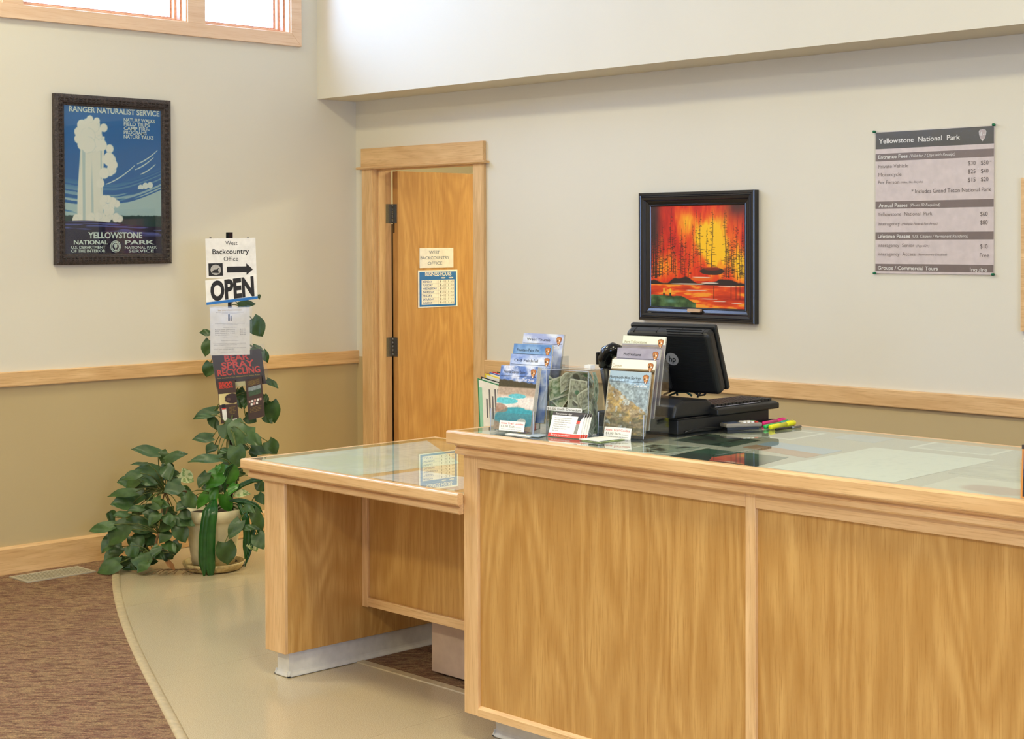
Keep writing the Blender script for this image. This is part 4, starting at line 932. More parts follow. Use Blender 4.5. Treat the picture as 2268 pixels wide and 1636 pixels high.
# barcode scanner on its stand (left of the Fort Yellowstone guide)
sN = on_axis(1343, 800, 1, -1.80); sx, sy, sz = map(float, sN)
bs = thing('barcode_scanner', 'black barcode scanner on a stand behind the right guide holder', 'scanner', (sx+0.02, sy, HZ))
MB().tube([(sx-0.005, sy, sz-0.02), (sx-0.006, sy, sz+0.008), (sx+0.004, sy+0.005, sz+0.030), (sx+0.022, sy+0.012, sz+0.040), (sx+0.045, sy+0.02, sz+0.036)], [0.022, 0.026, 0.028, 0.026, 0.020], 14).build('scan_head', BLACKG, bs, True)
MB().box(sx-0.040, sx-0.030, sy-0.012, sy+0.012, sz-0.012, sz+0.03).build('trigger_guard', BLACKP, bs, bevel=0.003)
MB().tube([(sx-0.005, sy, sz-0.018), (sx+0.004, sy, sz-0.08), (sx+0.015, sy, HZ+0.03)], [0.020, 0.016, 0.014], 12).build('handle', BLACKP, bs, True)
MB().lathe((sx+0.015, sy, HZ), [(0.055, 0.0005), (0.055, 0.008), (0.03, 0.02), (0.018, 0.035)], 20).build('stand_base', BLACKP, bs, True)
# card terminal
tN, tR, tL = [np.append(on_floor(x, y, HZ+0.023)[:2], HZ) for x, y in ((1609, 938.5), (1689, 935.5), (1584, 933))]
e1 = tR-tN; e2 = (tL-tN)*0.62; wT, lT = float(np.linalg.norm(e1)), float(np.linalg.norm(e2))
ct = thing('card_terminal', 'grey card payment terminal lying in front of the cash drawer', 'card terminal', tN+e1/2+e2/2)
TF = Fr(tN, e1, (0, 0, 1.0)); e2h = e2/lT; GREYT = plain('terminal_grey', (138, 130, 118), 0.5); 
def tbox(m, a0, a1, c0, c1, z0, z1):
    q = [tN+TF.R*a+e2h*c+np.array([0, 0, z]) for a in (a0, a1) for c in (c0, c1) for z in (z0, z1)]
    return m.add(q, [(0, 1, 3, 2), (4, 6, 7, 5), (0, 4, 5, 1), (2, 3, 7, 6), (0, 2, 6, 4), (1, 5, 7, 3)])
tbox(MB(), 0.008, wT-0.008, 0.01, lT-0.01, 0.0005, 0.010).build('foot_plate', BLACKP, ct)
tbox(MB(), 0, wT, 0, lT, 0.010, 0.023).build('terminal_body', GREYT, ct, bevel=0.004)
tbox(MB(), wT*0.06, wT*0.42, lT*0.1, lT*0.9, 0.0231, 0.0245).build('display', plain('terminal_display', (86, 98, 132), 0.2), ct)
for i in range(4):
    for j in range(3):
        c_ = plain('key_red', (206, 66, 40), 0.5) if (i == 3 and j == 0) else (plain('key_yellow', (206, 190, 70), 0.5) if (i == 3 and j == 1) else (plain('key_green', (60, 150, 110), 0.5) if (i == 3 and j == 2) else CARDW))
        tbox(MB(), wT*(0.5+0.11*i), wT*(0.58+0.11*i), lT*(0.15+0.25*j), lT*(0.33+0.25*j), 0.0231, 0.027).build('button', c_, ct)
MB().tube([tN+TF.R*-0.0+e2h*lT*0.6+np.array([0, 0, 0.008]), on_floor(1575, 946, HZ+0.012), on_floor(1540, 949, HZ+0.012), on_floor(1518, 957, HZ+0.006)], 0.0022, 6).build('terminal_cable', BLACKP, ct, True)
# highlighters and pens
def marker(name, p0, p1, r, rgb, capm, label, cat, group):
    A, B = on_floor(*p0, HZ+r), on_floor(*p1, HZ+r); dv = B-A; Lh = dv/np.linalg.norm(dv)
    t = thing(name, label, cat, (A+B)/2-np.array([0, 0, r]), group)
    MB().tube([A, A+Lh*0.002, A+(B-A)*0.62], [r*0.8, r, r], 12).build('barrel', plain(name+'_barrel', rgb, 0.35), t, True)
    MB().tube([A+(B-A)*0.62, A+(B-A)*0.97, B], [r*1.02, r*1.02, r*0.75], 12).build('cap', capm or plain(name+'_cap', rgb, 0.35), t, True)
    if name == 'highlighter':
        MB().tube([A+(B-A)*0.68+np.array([0, 0, r*1.1]), A+(B-A)*0.93+np.array([0, 0, r*1.1])], r*0.18, 6).build('clip', plain(name+'_clip', rgb, 0.4), t, True)
    return t
HG, PG = 'highlighters beside the card terminal', 'pens beside the card terminal'
marker('highlighter', (1706, 946), (1760, 935.5), 0.0080, (232, 226, 26), None, 'yellow highlighter at the front beside the card terminal', 'highlighter', HG)
marker('highlighter', (1694, 945), (1748, 934), 0.0070, (52, 190, 96), plain('teal_cap', (64, 160, 160), 0.35), 'green highlighter with a teal cap between the pink and yellow ones', 'highlighter', HG)
marker('highlighter', (1690, 938), (1738, 929), 0.0070, (228, 40, 130), None, 'pink highlighter behind the yellow one on the counter', 'highlighter', HG)
marker('pen', (1718, 951), (1774, 944), 0.0042, (26, 24, 24), STEEL, 'black ballpoint pen in front of the yellow highlighter', 'pen', PG)
marker('pen', (1672, 929), (1716, 930.5), 0.0045, (40, 40, 38), BLACKP, 'dark pen lying behind the pink highlighter', 'pen', PG)
marker('pen', (1675, 927.5), (1699, 926), 0.0040, (60, 62, 52), BLACKP, 'short olive pen, farthest back beside the cash drawer', 'pen', PG)
# small picture standing at the right end
q0 = on_floor(2261.5, 1103, HZ)
FP = tilted(np.array([q0[0], q0[1], HZ+0.0008]), math.radians(2), 0.06)
pf = thing('counter_sign', 'small orange-edged picture stand at the right end of the counter', 'picture stand', FP.p(0.1, 0))
ORG = plain('orange_edge', (206, 136, 66), 0.4)
moulding('edge', FP, 0, 0.2, 0, 0.115, [(0, -0.004), (0, 0.002), (0.004, 0.002), (0.004, -0.004)], ORG, pf)
picture('print', FP, 0.004, 0.196, 0.004, 0.111, 0.0006, land((110, 124, 156), (60, 74, 104), (50, 50, 44), 12), 40, 30, PRINTG, pf)
MB().fbox(FP, 0.02, 0.18, 0.02, 0.05, -0.05, -0.0045).build('easel', BLACKP, pf)
MB().fbox(FP, -0.002, 0.202, 0.1152, 0.125, -0.02, 0.0).build('top_clip', DARKB, pf)

# ================================================================== ON THE WALLS
FRAMEB = plain('gloss_black_frame', (22, 20, 24), 0.22, spec=0.6); 
m_, nt, b = newmat('carved_dark_frame'); b.inputs['Roughness'].default_value = 0.42
P = pos(nt); nz = noise(nt, P, 75, 3, 0.6, 1.5); nt.links.new(ramp(nt, nz, [(0.35, (30, 24, 22)), (0.65, (74, 60, 54))]), b.inputs['Base Color']); bump(nt, b, nz, 0.9, 0.006); CARVED = m_
# ranger poster -------------------------------------------------------------
OFF = 0.03
WAp = Fr((OFF, 0, 0), (0, 1, 0), (0, 0, 1))
pa0, pa1, pb0, pb1 = -1.910, -1.248, 1.499, 2.347
po = thing('framed_poster', 'blue geyser poster in a carved dark frame on the left wall', 'framed poster', (0.0, (pa0+pa1)/2, pb0))
mm = moulding('frame_member', WAp, pa0, pa1, pb0, pb1, [(0, -OFF+0.0008), (0, -0.004), (0.006, 0.0), (0.016, 0.004), (0.040, 0.003), (0.046, -0.006), (0.052, -0.007), (0.056, -0.012), (0.056, -OFF+0.0008)], CARVED, po)
m = MB(); rr = random.Random(5)
def leaflet_bump(m, a, b_, along):
    for s in (-1, 1):
        for k in range(2):
            c = (a+(0.008*k if along else s*0.006), b_+(s*0.006 if along else 0.008*k)); pts = circle(c, 0.0055 if along else 0.0042, 8, 0.0042 if along else 0.0055)
            m.add([WAp.p(x, y, 0.001) for x, y in pts]+[WAp.p(c[0], c[1], 0.0135)], [(i, (i+1) % 8, 8) for i in range(8)])
nA = int((pa1-pa0-0.06)/0.024); nB = int((pb1-pb0-0.06)/0.024)
ms = [MB() for _ in range(4)]
for k in range(nA):
    a = pa0+0.036+k*(pa1-pa0-0.07)/(nA-1); leaflet_bump(ms[0], a, pb0+0.028, True); leaflet_bump(ms[2], a, pb1-0.028, True)
for k in range(nB):
    b_ = pb0+0.036+k*(pb1-pb0-0.07)/(nB-1); leaflet_bump(ms[1], pa1-0.028, b_, False); leaflet_bump(ms[3], pa0+0.028, b_, False)
for q, par in zip(ms, mm): q.build('carving', CARVED, par)
ia0, ia1, ib0, ib1 = pa0+0.0545, pa1-0.0545, pb0+0.0545, pb1-0.0545
rs = np.random.RandomState(4)
blobs = [(0.24+0.10*math.cos(t), 0.80+0.085*math.sin(t), 0.042) for t in np.linspace(0, 6.28, 12)]
blobs += [(0.24+rs.uniform(-0.07, 0.1), 0.80+rs.uniform(-0.07, 0.08), 0.045) for _ in range(12)]+[(0.24, 0.80, 0.07), (0.46, 0.64, 0.06), (0.24, 0.74, 0.07), (0.33, 0.905, 0.03), (0.26, 0.915, 0.032), (0.40, 0.86, 0.038)]
blobs += [(0.46+rs.uniform(-0.06, 0.05), 0.64+rs.uniform(-0.10, 0.09), 0.04) for _ in range(14)]+[(0.38, 0.74, 0.05), (0.40, 0.55, 0.05), (0.36, 0.48, 0.04)]
blobs += [(rs.uniform(0.08, 0.60), 0.225+rs.uniform(0, 0.035), 0.032) for _ in range(22)]+[(0.44+rs.uniform(-0.07, 0.09), 0.28+rs.uniform(0, 0.10), 0.034) for _ in range(12)]
def poster(u, v):
    asp = (ib1-ib0)/(ia1-ia0)
    im = lerp((22, 92, 156), (34, 108, 172), v); n = fbm(u, v, 3, 3, 2)
    # pale drifting streaks low in the sky
    h = v-0.22-0.30*np.clip(u-0.5, 0, 1)**1.4-0.10*np.clip(0.25-u, 0, 1); st = vnoise(u*2.2+3, h*95, 5)
    im = put(im, (186, 208, 200), step(0.20-h, 0, 0.16)*step(st, 0.50-np.clip(0.16-h, 0, 1)*4, 0.1)*0.95)
    for a, b_, L in ((0.74, 0.62, 0.22), (0.72, 0.58, 0.2), (0.78, 0.55, 0.16), (0.42, 0.475, 0.30)):
        t = (u-a)/L; im = put(im, (206, 222, 216), step(0.0028+0.002*np.sin(t*3.1)-np.abs(v-b_-0.10*t*L/0.22*(0.55+0.45*t)), 0, 0.003)*((t > 0)&(t < 1)))
    tl = 0.255+0.012*fbm(u, v, 40, 1, 3); im = put(im, (36, 62, 58), step(tl-v, 0, 0.008))
    col = step(0.125-0.02*np.clip(v-0.5, -1, 1)-np.abs(u-0.275+0.02*np.sin(v*5)), 0, 0.01)*((v > 0.22)&(v < 0.80))
    im = put(im, (240, 236, 216), col); im = put(im, (178, 200, 196), 0.75*col*step(vnoise(u*70, v*1.2, 8), 0.62, 0.1))
    for x, y, r_ in blobs:
        d = np.sqrt((u-x)**2+((v-y)*asp)**2); im = put(im, (196, 210, 200), step(r_*1.08-d, 0, 0.008)*0.5*((u-x) > 0)); im = put(im, (246, 241, 222), step(r_-d, 0, 0.008))
    for cx_, cy_ in ((0.78, 0.455), (0.83, 0.47), (0.88, 0.475)): d = np.sqrt((u-cx_)**2+((v-cy_)*asp)**2); im = put(im, (226, 232, 222), step(0.03-d, 0, 0.006)*(v > 0.445))
    g = 0.205+0.02*np.sin(u*4.2+0.8); im = put(im, (34, 28, 52), step(g-v, 0, 0.006)); im = put(im, (96, 104, 176), 0.8*step(g-v, 0.004, 0.004)*step(v, g-0.055-0.01, 0.02)*step(vnoise(u*5+v*18, v*150, 14), 0.60, 0.08))
    return im
picture('print', WAp, ia0, ia1, ib0, ib1, -0.012, poster, 220, 300, PRINTG, po)
PALE = plain('pale_poster_ink', (214, 226, 214), 0.6)
WAt = Fr((OFF-0.012, 0, 0), (0, 1, 0), (0, 0, 1)); TN = 0.0008
for s, x0, yb, x1, cp, bo in (('RANGER NATURALIST SERVICE', 152.5, 246, 353, 11.5, 0.03), ('NATURE WALKS', 274, 269, 343, 7.5, 0.02), ('FIELD TRIPS', 274, 278.3, 331, 7.5, 0.02), ('CAMP FIRE-', 274, 287.6, 331, 7.5, 0.02), ('PROGRAMS', 274, 296.5, 324.5, 7.5, 0.02), ('NATURE TALKS', 274, 306, 340, 7.5, 0.02),
                          ('YELLOWSTONE', 195, 527.5, 315, 13, 0.03), ('NATIONAL', 163.4, 541, 239, 9, 0.03), ('PARK', 276.5, 541, 342, 9, 0.03), ('U.S. DEPARTMENT', 157.7, 550.8, 233.4, 6.2, 0.02), ('OF THE INTERIOR', 157.7, 558.8, 233.4, 6.2, 0.02), ('NATIONAL PARK', 276.5, 550.8, 347.6, 6.2, 0.02), ('SERVICE', 284.8, 558.8, 340.7, 6.2, 0.02)):
    tpx(po, s, WAt, x0, yb, x1, cp, PALE, TN, bold=bo)
ec = WAt.px(255.8, 545.7); er = WAt.px(267.5, 545.7)[0]-ec[0]
NAVY = plain('navy_poster_ink', (34, 28, 52), 0.6)
em = MB().fflat(WAt, circle(ec, er), 0.0006).build('emblem', PALE, po); MB().fflat(WAt, circle(ec, er*0.86), 0.0009).build('emblem_ring', NAVY, em); MB().fflat(WAt, circle(ec, er*0.78), 0.0011).build('emblem_field', PALE, em)
MB().fflat(WAt, circle(ec, er*0.6), 0.0013).build('emblem_centre', NAVY, em)
m = MB(); m.fflat(WAt, circle((ec[0], ec[1]+er*0.05), er*0.30, 14), 0.0016); m.fflat(WAt, [(ec[0]-er*0.1, ec[1]-er*0.5), (ec[0]+er*0.1, ec[1]-er*0.5), (ec[0]+er*0.06, ec[1]), (ec[0]-er*0.06, ec[1])], 0.0016); m.fflat(WAt, [(ec[0]-er*0.5, ec[1]+er*0.2), (ec[0], ec[1]+er*0.34), (ec[0]+er*0.5, ec[1]+er*0.2), (ec[0], ec[1]+er*0.56)], 0.0016); m.build('emblem_tree', PALE, em)
MB().fbox(WAp, ia0-0.002, ia1+0.002, ib0-0.002, ib1+0.002, -0.0100, -0.0085).build('glazing', clear('poster_glazing', (246, 248, 248), 1.35), po)

# fire painting ---------------------------------------------------------------
OFB = 0.036; WBp = Fr((0, -OFB, 0), (1, 0, 0), (0, 0, 1))
fa0, fa1, fb0, fb1 = 2.196, 2.886, 1.233, 1.836
fp = thing('framed_painting', 'forest fire painting in a stepped black frame on the back wall', 'painting', ((fa0+fa1)/2, 0, fb0))
moulding('frame_member', WBp, fa0, fa1, fb0, fb1, [(0, -OFB+0.0008), (0, -0.004), (0.004, 0.0), (0.012, 0.0), (0.015, -0.004), (0.019, -0.004), (0.023, 0.002), (0.034, 0.0), (0.040, -0.010), (0.044, -0.011), (0.056, -0.016), (0.059, -0.013), (0.063, -0.014), (0.066, -0.018), (0.066, -OFB+0.0008)], FRAMEB, fp)
c0 = WBp.px(1438.5, 460, -0.018); c1 = WBp.px(1644.5, 682, -0.018)
ka0, ka1, kb0, kb1 = fa0+0.0645, fa1-0.0645, fb0+0.0645, fb1-0.0645
trees = [(0.035, 0.30, 0.95, 0.012), (0.07, 0.28, 0.75, 0.010), (0.13, 0.30, 0.88, 0.006), (0.225, 0.36, 0.98, 0.009), (0.27, 0.30, 0.8, 0.005), (0.335, 0.34, 0.78, 0.006), (0.38, 0.30, 0.86, 0.004), (0.46, 0.40, 0.82, 0.004), (0.54, 0.36, 0.93, 0.006), (0.50, 0.5, 0.96, 0.003), (0.61, 0.42, 0.78, 0.004), (0.665, 0.39, 0.96, 0.009), (0.80, 0.45, 0.95, 0.007), (0.83, 0.30, 0.72, 0.006), (0.865, 0.34, 0.68, 0.008), (0.92, 0.28, 0.86, 0.006), (0.95, 0.30, 0.62, 0.007), (0.985, 0.3, 0.74, 0.006), (0.18, 0.3, 0.6, 0.004), (0.42, 0.3, 0.55, 0.003), (0.015, 0.28, 0.8, 0.010), (0.055, 0.28, 0.62, 0.012), (0.10, 0.3, 0.7, 0.008), (0.245, 0.34, 0.7, 0.007), (0.35, 0.32, 0.62, 0.005), (0.885, 0.3, 0.8, 0.005), (0.81, 0.3, 0.6, 0.006), (0.97, 0.3, 0.9, 0.004)]
rt = np.random.RandomState(2)
branches = []
for x, y0, y1, w_ in trees:
    for k in range(34):
        t = rt.uniform(0.05, 0.97); yy = y1-(y1-y0)*t; branches.append((x, yy, (0.012+0.05*t)*rt.uniform(0.4, 1.0)*(1 if w_ > 0.005 else 0.5), rt.choice((-1, 1)), rt.uniform(-0.35, 0.15)))
def fire(u, v):
    n1 = fbm(u, v, 4.5, 1.6, 3); n2 = fbm(u+0.2*n1, v, 9, 3, 8)
    glow = 0.62*np.exp(-((u-0.70)/0.16)**2-((v-0.62)/0.26)**2)+0.42*np.exp(-((u-0.17)/0.14)**2-((v-0.38)/0.16)**2)+0.46*np.exp(-((u-0.95)/0.10)**2-((v-0.42)/0.2)**2)+0.34*np.exp(-((u-0.38)/0.09)**2-((v-0.82)/0.2)**2)+0.25*np.exp(-((u-0.55)/0.1)**2-((v-0.7)/0.15)**2)
    n3 = fbm(u, v, 40, 9, 19); t = 0.34+0.42*(n1-0.5)*1.6+0.45*(n2-0.5)+0.35*(n3-0.5)+1.25*glow
    im = lerp((150, 10, 6), (214, 44, 10), t*2.4); im = put(im, (238, 112, 16), step(t, 0.5, 0.28)); im = put(im, (248, 190, 22), step(t, 0.72, 0.24))
    dk = 0.9*np.exp(-((u-0.03)/0.07)**2)*step(v, 0.55, 0.3)+0.85*np.exp(-((u-0.93)/0.12)**2-((v-1.0)/0.12)**2)
    im = put(im, (44, 34, 32), dk)
    for x, yy, L, s, sl in branches:
        q = (u-x)*s; im = put(im, (48, 26, 18), 0.7*((q > 0)&(q < L))*step(0.0024-np.abs(v-yy-sl*q), 0, 0.003))
    for x, y0, y1, w_ in trees: im = put(im, (34, 20, 16), 0.85*step(w_*0.75*(0.2+0.5*(y1-v)/(y1-y0))-np.abs(u-x-0.006*np.sin(v*9+x*20)), 0, 0.004)*((v > y0)&(v < y1)))
    # shore, water, banks
    wat = v < 0.245; w1 = fbm(u, v, 5, 22, 21); tw = 0.5+1.5*(w1-0.5)+0.25*np.exp(-((u-0.5)/0.2)**2)
    wc = lerp((150, 24, 12), (226, 74, 20), tw*1.5); wc = put(wc, (240, 150, 40), step(tw, 0.72, 0.15)); im = np.where(wat[..., None], wc, im)
    bank = 0.235+0.07*np.exp(-((u-0.38)/0.08)**2)+0.045*np.exp(-((u-0.26)/0.05)**2)+0.03*np.exp(-((u-0.03)/0.08)**2)+0.05*np.exp(-((u-0.80)/0.14)**2)
    im = put(im, (40, 26, 24), step(bank+0.02*(fbm(u, v, 30, 3, 4)-0.5)-v, 0, 0.012)*(v > 0.225))
    isl = 1-((u-0.66)/0.13)**2-((v-0.36)/0.035)**2; im = put(im, (52, 34, 26), step(isl+0.6*(fbm(u, v, 20, 10, 7)-0.5), 0, 0.2)); im = put(im, (150, 40, 20), 0.7*step(1-((u-0.66)/0.09)**2-((v-0.385)/0.016)**2, 0, 0.3))
    im = put(im, (222, 96, 16), step(1-((u-0.55)/0.11)**2-((v-0.285)/0.022)**2, 0, 0.3))
    for x, y, L, hh in ((0.40, 0.232, 0.18, 0.006), (0.64, 0.245, 0.09, 0.008), (0.55, 0.30, 0.10, 0.004), (0.5, 0.17, 0.12, 0.004), (0.62, 0.09, 0.10, 0.004), (0.74, 0.07, 0.08, 0.003), (0.92, 0.055, 0.06, 0.003), (0.85, 0.215, 0.12, 0.004)):
        im = put(im, (226, 212, 190), 0.85*step(1-((u-x)/L)**2-((v-y)/hh)**2, 0, 0.5))
    for x in (0.68, 0.86, 0.91, 0.95): im = put(im, (70, 24, 14), 0.6*step(0.004-np.abs(u-x), 0, 0.003)*((v < 0.22)&(v > 0.09)))
    for x in (0.145, 0.215): im = put(im, (226, 190, 60), step(0.008-np.abs(u-x), 0, 0.004)*((v > 0.14)&(v < 0.185))); im = put(im, (34, 30, 22), step(0.009-np.abs(u-x), 0, 0.004)*((v > 0.105)&(v < 0.142)))
    gr = step(0.105-0.06*np.clip((u-0.34)/0.12, 0, 1)+0.02*fbm(u, v, 12, 4, 2)-v, 0, 0.01)*(u < 0.49); g = fbm(u, v, 14, 16, 33); im = np.where((gr > 0.5)[..., None], lerp((22, 44, 20), (96, 128, 74), (g-0.25)*1.7), im)
    im = put(im, (120, 180, 160), 0.6*gr*np.exp(-((u-0.22)/0.06)**2-((v-0.06)/0.02)**2))
    return im
picture('canvas', WBp, ka0, ka1, kb0, kb1, -0.018, fire, 320, 280, CANVAS, fp)
pl = WBp.px(1537, 687.5); BRASS = plain('brass_plate', (206, 176, 146), 0.3, 0.3)
MB().fpoly(WBp, [(pl[0]-0.036, pl[1]-0.007), (pl[0]+0.036, pl[1]-0.007), (pl[0]+0.040, pl[1]), (pl[0]+0.036, pl[1]+0.007), (pl[0]-0.036, pl[1]+0.007), (pl[0]-0.040, pl[1])], -0.0118, 0.0035).build('name_plate', BRASS, fp)

# entrance fee sheet -----------------------------------------------------------
WBf = Fr((0, -0.004, 0), (1, 0, 0), (0, 0, 1))
sa0, sb1 = WBf.px(1939.5, 293.5); sa1, _ = WBf.px(2201.5, 280); _, sb0 = WBf.px(1938.5, 605)
fs = thing('fee_sheet', 'laminated park entrance fee sheet pinned to the back wall', 'notice', ((sa0+sa1)/2, 0, sb0))
SHEET = plain('fee_sheet_paper', (230, 214, 210), 0.6); HEAD = plain('fee_header', (60, 57, 50), 0.5); BAR = plain('fee_bar', (124, 106, 102), 0.5); FINK = plain('fee_ink', (128, 112, 108), 0.6); FDK = plain('fee_ink_dark', (98, 82, 78), 0.6)
MB().fbox(WBf, sa0, sa1, sb0, sb1, -0.0035, 0.0).build('sheet', SHEET, fs)
hT = sb1-sb0
def zb(z): return WBf.px(1940, 260+z/4.42)[1]      # height of a zoom row at the left edge
def za(z): return WBf.px(1900+z/4.42, 440)[0]
for z0, z1, mt in ((150, 312, HEAD), (358, 432, BAR), (824, 896, BAR), (1124, 1197, BAR), (1432, 1503, BAR)):
    MB().fbox(WBf, sa0, sa1, zb(z1), min(zb(z0), sb1), 0.0, 0.0005).build('bar', mt, fs)
def ft(s, x0, x1, zrow, cap, mt, **k): text(fs, s, WBf, za(x0), zb(zrow), (zb(zrow-cap)-zb(zrow)), mt, 0.001, width=za(x1)-za(x0), **k)
ft('Yellowstone  National  Park', 205, 1000, 258, 46, CARDW, bold=0.012); ft('Entrance Fees', 200, 487, 407, 34, CARDW, bold=0.015); ft('(Valid for 7 Days with Receipt)', 505, 950, 405, 27, CARDW, shear=0.25)
ft('Private Vehicle', 200, 495, 500, 34, FINK); ft('Motorcycle', 202, 428, 580, 34, FINK); ft('Per Person', 200, 405, 655, 34, FINK); ft('(Hike, Ski, Bicycle)', 420, 635, 652, 18, FINK, shear=0.25)
for q, (a, b_) in enumerate((('$30', '$50'), ('$25', '$40'), ('$15', '$20'))): ft(a, 1078, 1152, 504+q*77, 38, FDK); ft(b_, 1205, 1278, 504+q*77, 38, FDK)
ft('*', 1290, 1310, 490, 20, FDK); ft('* Includes Grand Teton National Park', 525, 1305, 752, 38, FDK)
ft('Annual Passes', 205, 487, 880, 34, CARDW, bold=0.015); ft('(Photo ID Required)', 510, 805, 878, 27, CARDW, shear=0.25)
ft('Yellowstone  National  Park', 195, 730, 965, 34, FINK); ft('$60', 1200, 1272, 978, 38, FDK); ft('Interagency', 197, 412, 1058, 34, FINK); ft('(Multiple Federal Fee Areas)', 430, 780, 1056, 22, FINK, shear=0.25); ft('$80', 1200, 1272, 1058, 38, FDK)
ft('Lifetime Passes', 197, 515, 1180, 34, CARDW, bold=0.015); ft('(U.S. Citizens / Permanent Residents)', 530, 1080, 1178, 27, CARDW, shear=0.25)
ft('Interagency  Senior', 197, 555, 1268, 34, FINK); ft('(Age 62+)', 575, 700, 1266, 20, FINK, shear=0.25); ft('$10', 1200, 1272, 1280, 38, FDK)
ft('Interagency  Access', 197, 567, 1352, 34, FINK); ft('(Permanently Disabled)', 588, 872, 1350, 22, FINK, shear=0.25); ft('Free', 1196, 1288, 1362, 38, FDK)
ft('Groups / Commercial Tours', 197, 785, 1488, 34, CARDW, bold=0.015); ft('Inquire', 1100, 1268, 1496, 36, CARDW)
ac = (za(1220), zb(190)-0.012); arrowhead(fs, WBf, (za(1220), (zb(150)+zb(312))/2), 0.046, 0.0012, EMBW)
MB().fbox(WBf, sa0-0.006, sa1+0.006, sb0-0.008, sb1+0.004, 0.0022, 0.0026).build('laminate', FILM, fs)
PIN = plain('green_pin', (30, 120, 76), 0.35)
for k, (x, y, w_) in enumerate(((1938.5, 292, 'upper left'), (2203, 276.5, 'upper right'), (1939, 604.5, 'lower left'), (2201, 607.5, 'lower right'))):
    a, b_ = WBf.px(x, y); P = WBf.p(a, b_, 0)
    t = thing('push_pin', 'green push pin at the %s corner of the fee sheet' % w_, 'push pin', (P[0], 0, P[2]), 'push pins on the fee sheet')
    MB().tube([(P[0], -0.0068, P[2]), (P[0], -0.010, P[2]), (P[0], -0.014, P[2]), (P[0], -0.017, P[2])], [0.0058, 0.0032, 0.0032, 0.0055], 12).build('pin_head', PIN, t, True); MB().tube([(P[0], -0.0002, P[2]), (P[0], -0.0068, P[2])], 0.0006, 6).build('pin_shaft', STEEL, t)
# board edge at the far right of the back wall
ba, bb = WB.px(2265.5, 733)
bd = thing('wall_board', 'wood-edged board on the back wall, cut off at the right edge', 'wall board', (ba+0.4, 0, bb))
MB().fbox(WB, ba+0.03, ba+0.87, bb+0.03, bb+0.57, 0.0008, 0.012).build('cork', plain('cork', (186, 146, 98), 0.9, var=0.2, vscale=120), bd)
moulding('frame_member', WB, ba, ba+0.9, bb, bb+0.6, [(0, 0.0008), (0, 0.018), (0.03, 0.018), (0.03, 0.0008)], OX, bd)

# signs on the door leaf ---------------------------------------------------------
LF = Fr((LX1+0.0008, 0, 0), (0, 1, 0), (0, 0, 1))
BLUE = plain('sign_blue', (28, 112, 190), 0.4); SINK = plain('slate_ink', (120, 132, 152), 0.6); BINK = plain('blue_ink', (40, 96, 168), 0.5)
a0, b1 = LF.px(929, 549.5); a1, b0 = LF.px(1004, 592)
s1 = thing('office_sign', 'small white WEST BACKCOUNTRY OFFICE sign on the door', 'sign', (LX1, (a0+a1)/2, b0))
MB().fbox(LF, a0, a1, b0, b1, 0, 0.0012).build('card', CARDW, s1); MB().fbox(LF, a0+0.004, a1-0.004, b0+0.004, b1-0.004, 0.0012, 0.0016).build('sheet', PAPER, s1)
for s, x0, yb, x1 in (('WEST', 950, 562, 973.5), ('BACKCOUNTRY', 931, 574.3, 995), ('OFFICE', 947, 586.3, 979)): tpx(s1, s, LF, x0, yb, x1, 6.6, SINK, 0.002, bold=0.008)
a0, b1 = LF.px(925.5, 598.5); a1, b0 = LF.px(1013, 678)
s2 = thing('hours_sign', 'blue and white BUSINESS HOURS sign below the office sign on the door', 'sign', (LX1, (a0+a1)/2, b0))
W_, H_ = a1-a0, b1-b0
MB().fbox(LF, a0, a1, b0, b1, 0, 0.0014).build('board', CARDW, s2)
MB().fbox(LF, a0+W_*0.035, a1-W_*0.035, b0+H_*0.025, b1-H_*0.045, 0.0014, 0.002).build('blue_field', BLUE, s2, bevel=0.0)
MB().fbox(LF, a0+W_*0.085, a1-W_*0.085, b0+H_*0.075, b0+H_*0.735, 0.002, 0.0024).build('white_field', CARDW, s2)
tpx(s2, 'BUSINESS HOURS', LF, 941, 611, 999, 8, CARDW, 0.0026, bold=0.02)
for q in range(2):
    c = (a0+W_*(0.63+0.2*q), b0+H_*0.785); MB().fpoly(LF, circle(c, W_*0.06, 16, H_*0.02), 0.002, 0.0024).build('pill', CARDW, s2); text(s2, ('A.M.', 'P.M.')[q], LF, c[0], c[1]-H_*0.011, H_*0.022, BINK, 0.0028, align='C', width=W_*0.07)
for q, dname in enumerate(('MONDAY', 'TUESDAY', 'WEDNESDAY', 'THURSDAY', 'FRIDAY', 'SATURDAY', 'SUNDAY')):
    yb = b0+H_*(0.735-0.094*(q+1)+0.022); ln = {6: 0.24, 7: 0.255, 8: 0.29, 9: 0.36}[len(dname)]
    text(s2, dname, LF, a0+W_*0.11, yb, H_*0.052, BINK, 0.0028, width=W_*ln, bold=0.01); text(s2, '8 - 12', LF, a0+W_*0.555, yb, H_*0.052, INK, 0.0028, width=W_*0.14, bold=0.01); text(s2, '1', LF, a0+W_*0.765, yb, H_*0.052, INK, 0.0028, width=W_*0.014, bold=0.01); text(s2, '- 4:30', LF, a0+W_*0.80, yb, H_*0.042, GREYINK, 0.0028, width=W_*0.10)
    if q: MB().fbox(LF, a0+W_*0.09, a1-W_*0.09, b0+H_*(0.735-0.094*q)-0.0003, b0+H_*(0.735-0.094*q)+0.0003, 0.0024, 0.0026).build('rule', SINK, s2)
for xx in (0.51, 0.725): MB().fbox(LF, a0+W_*xx-0.0003, a0+W_*xx+0.0003, b0+H_*0.08, b0+H_*0.73, 0.0024, 0.0026).build('rule', SINK, s2)
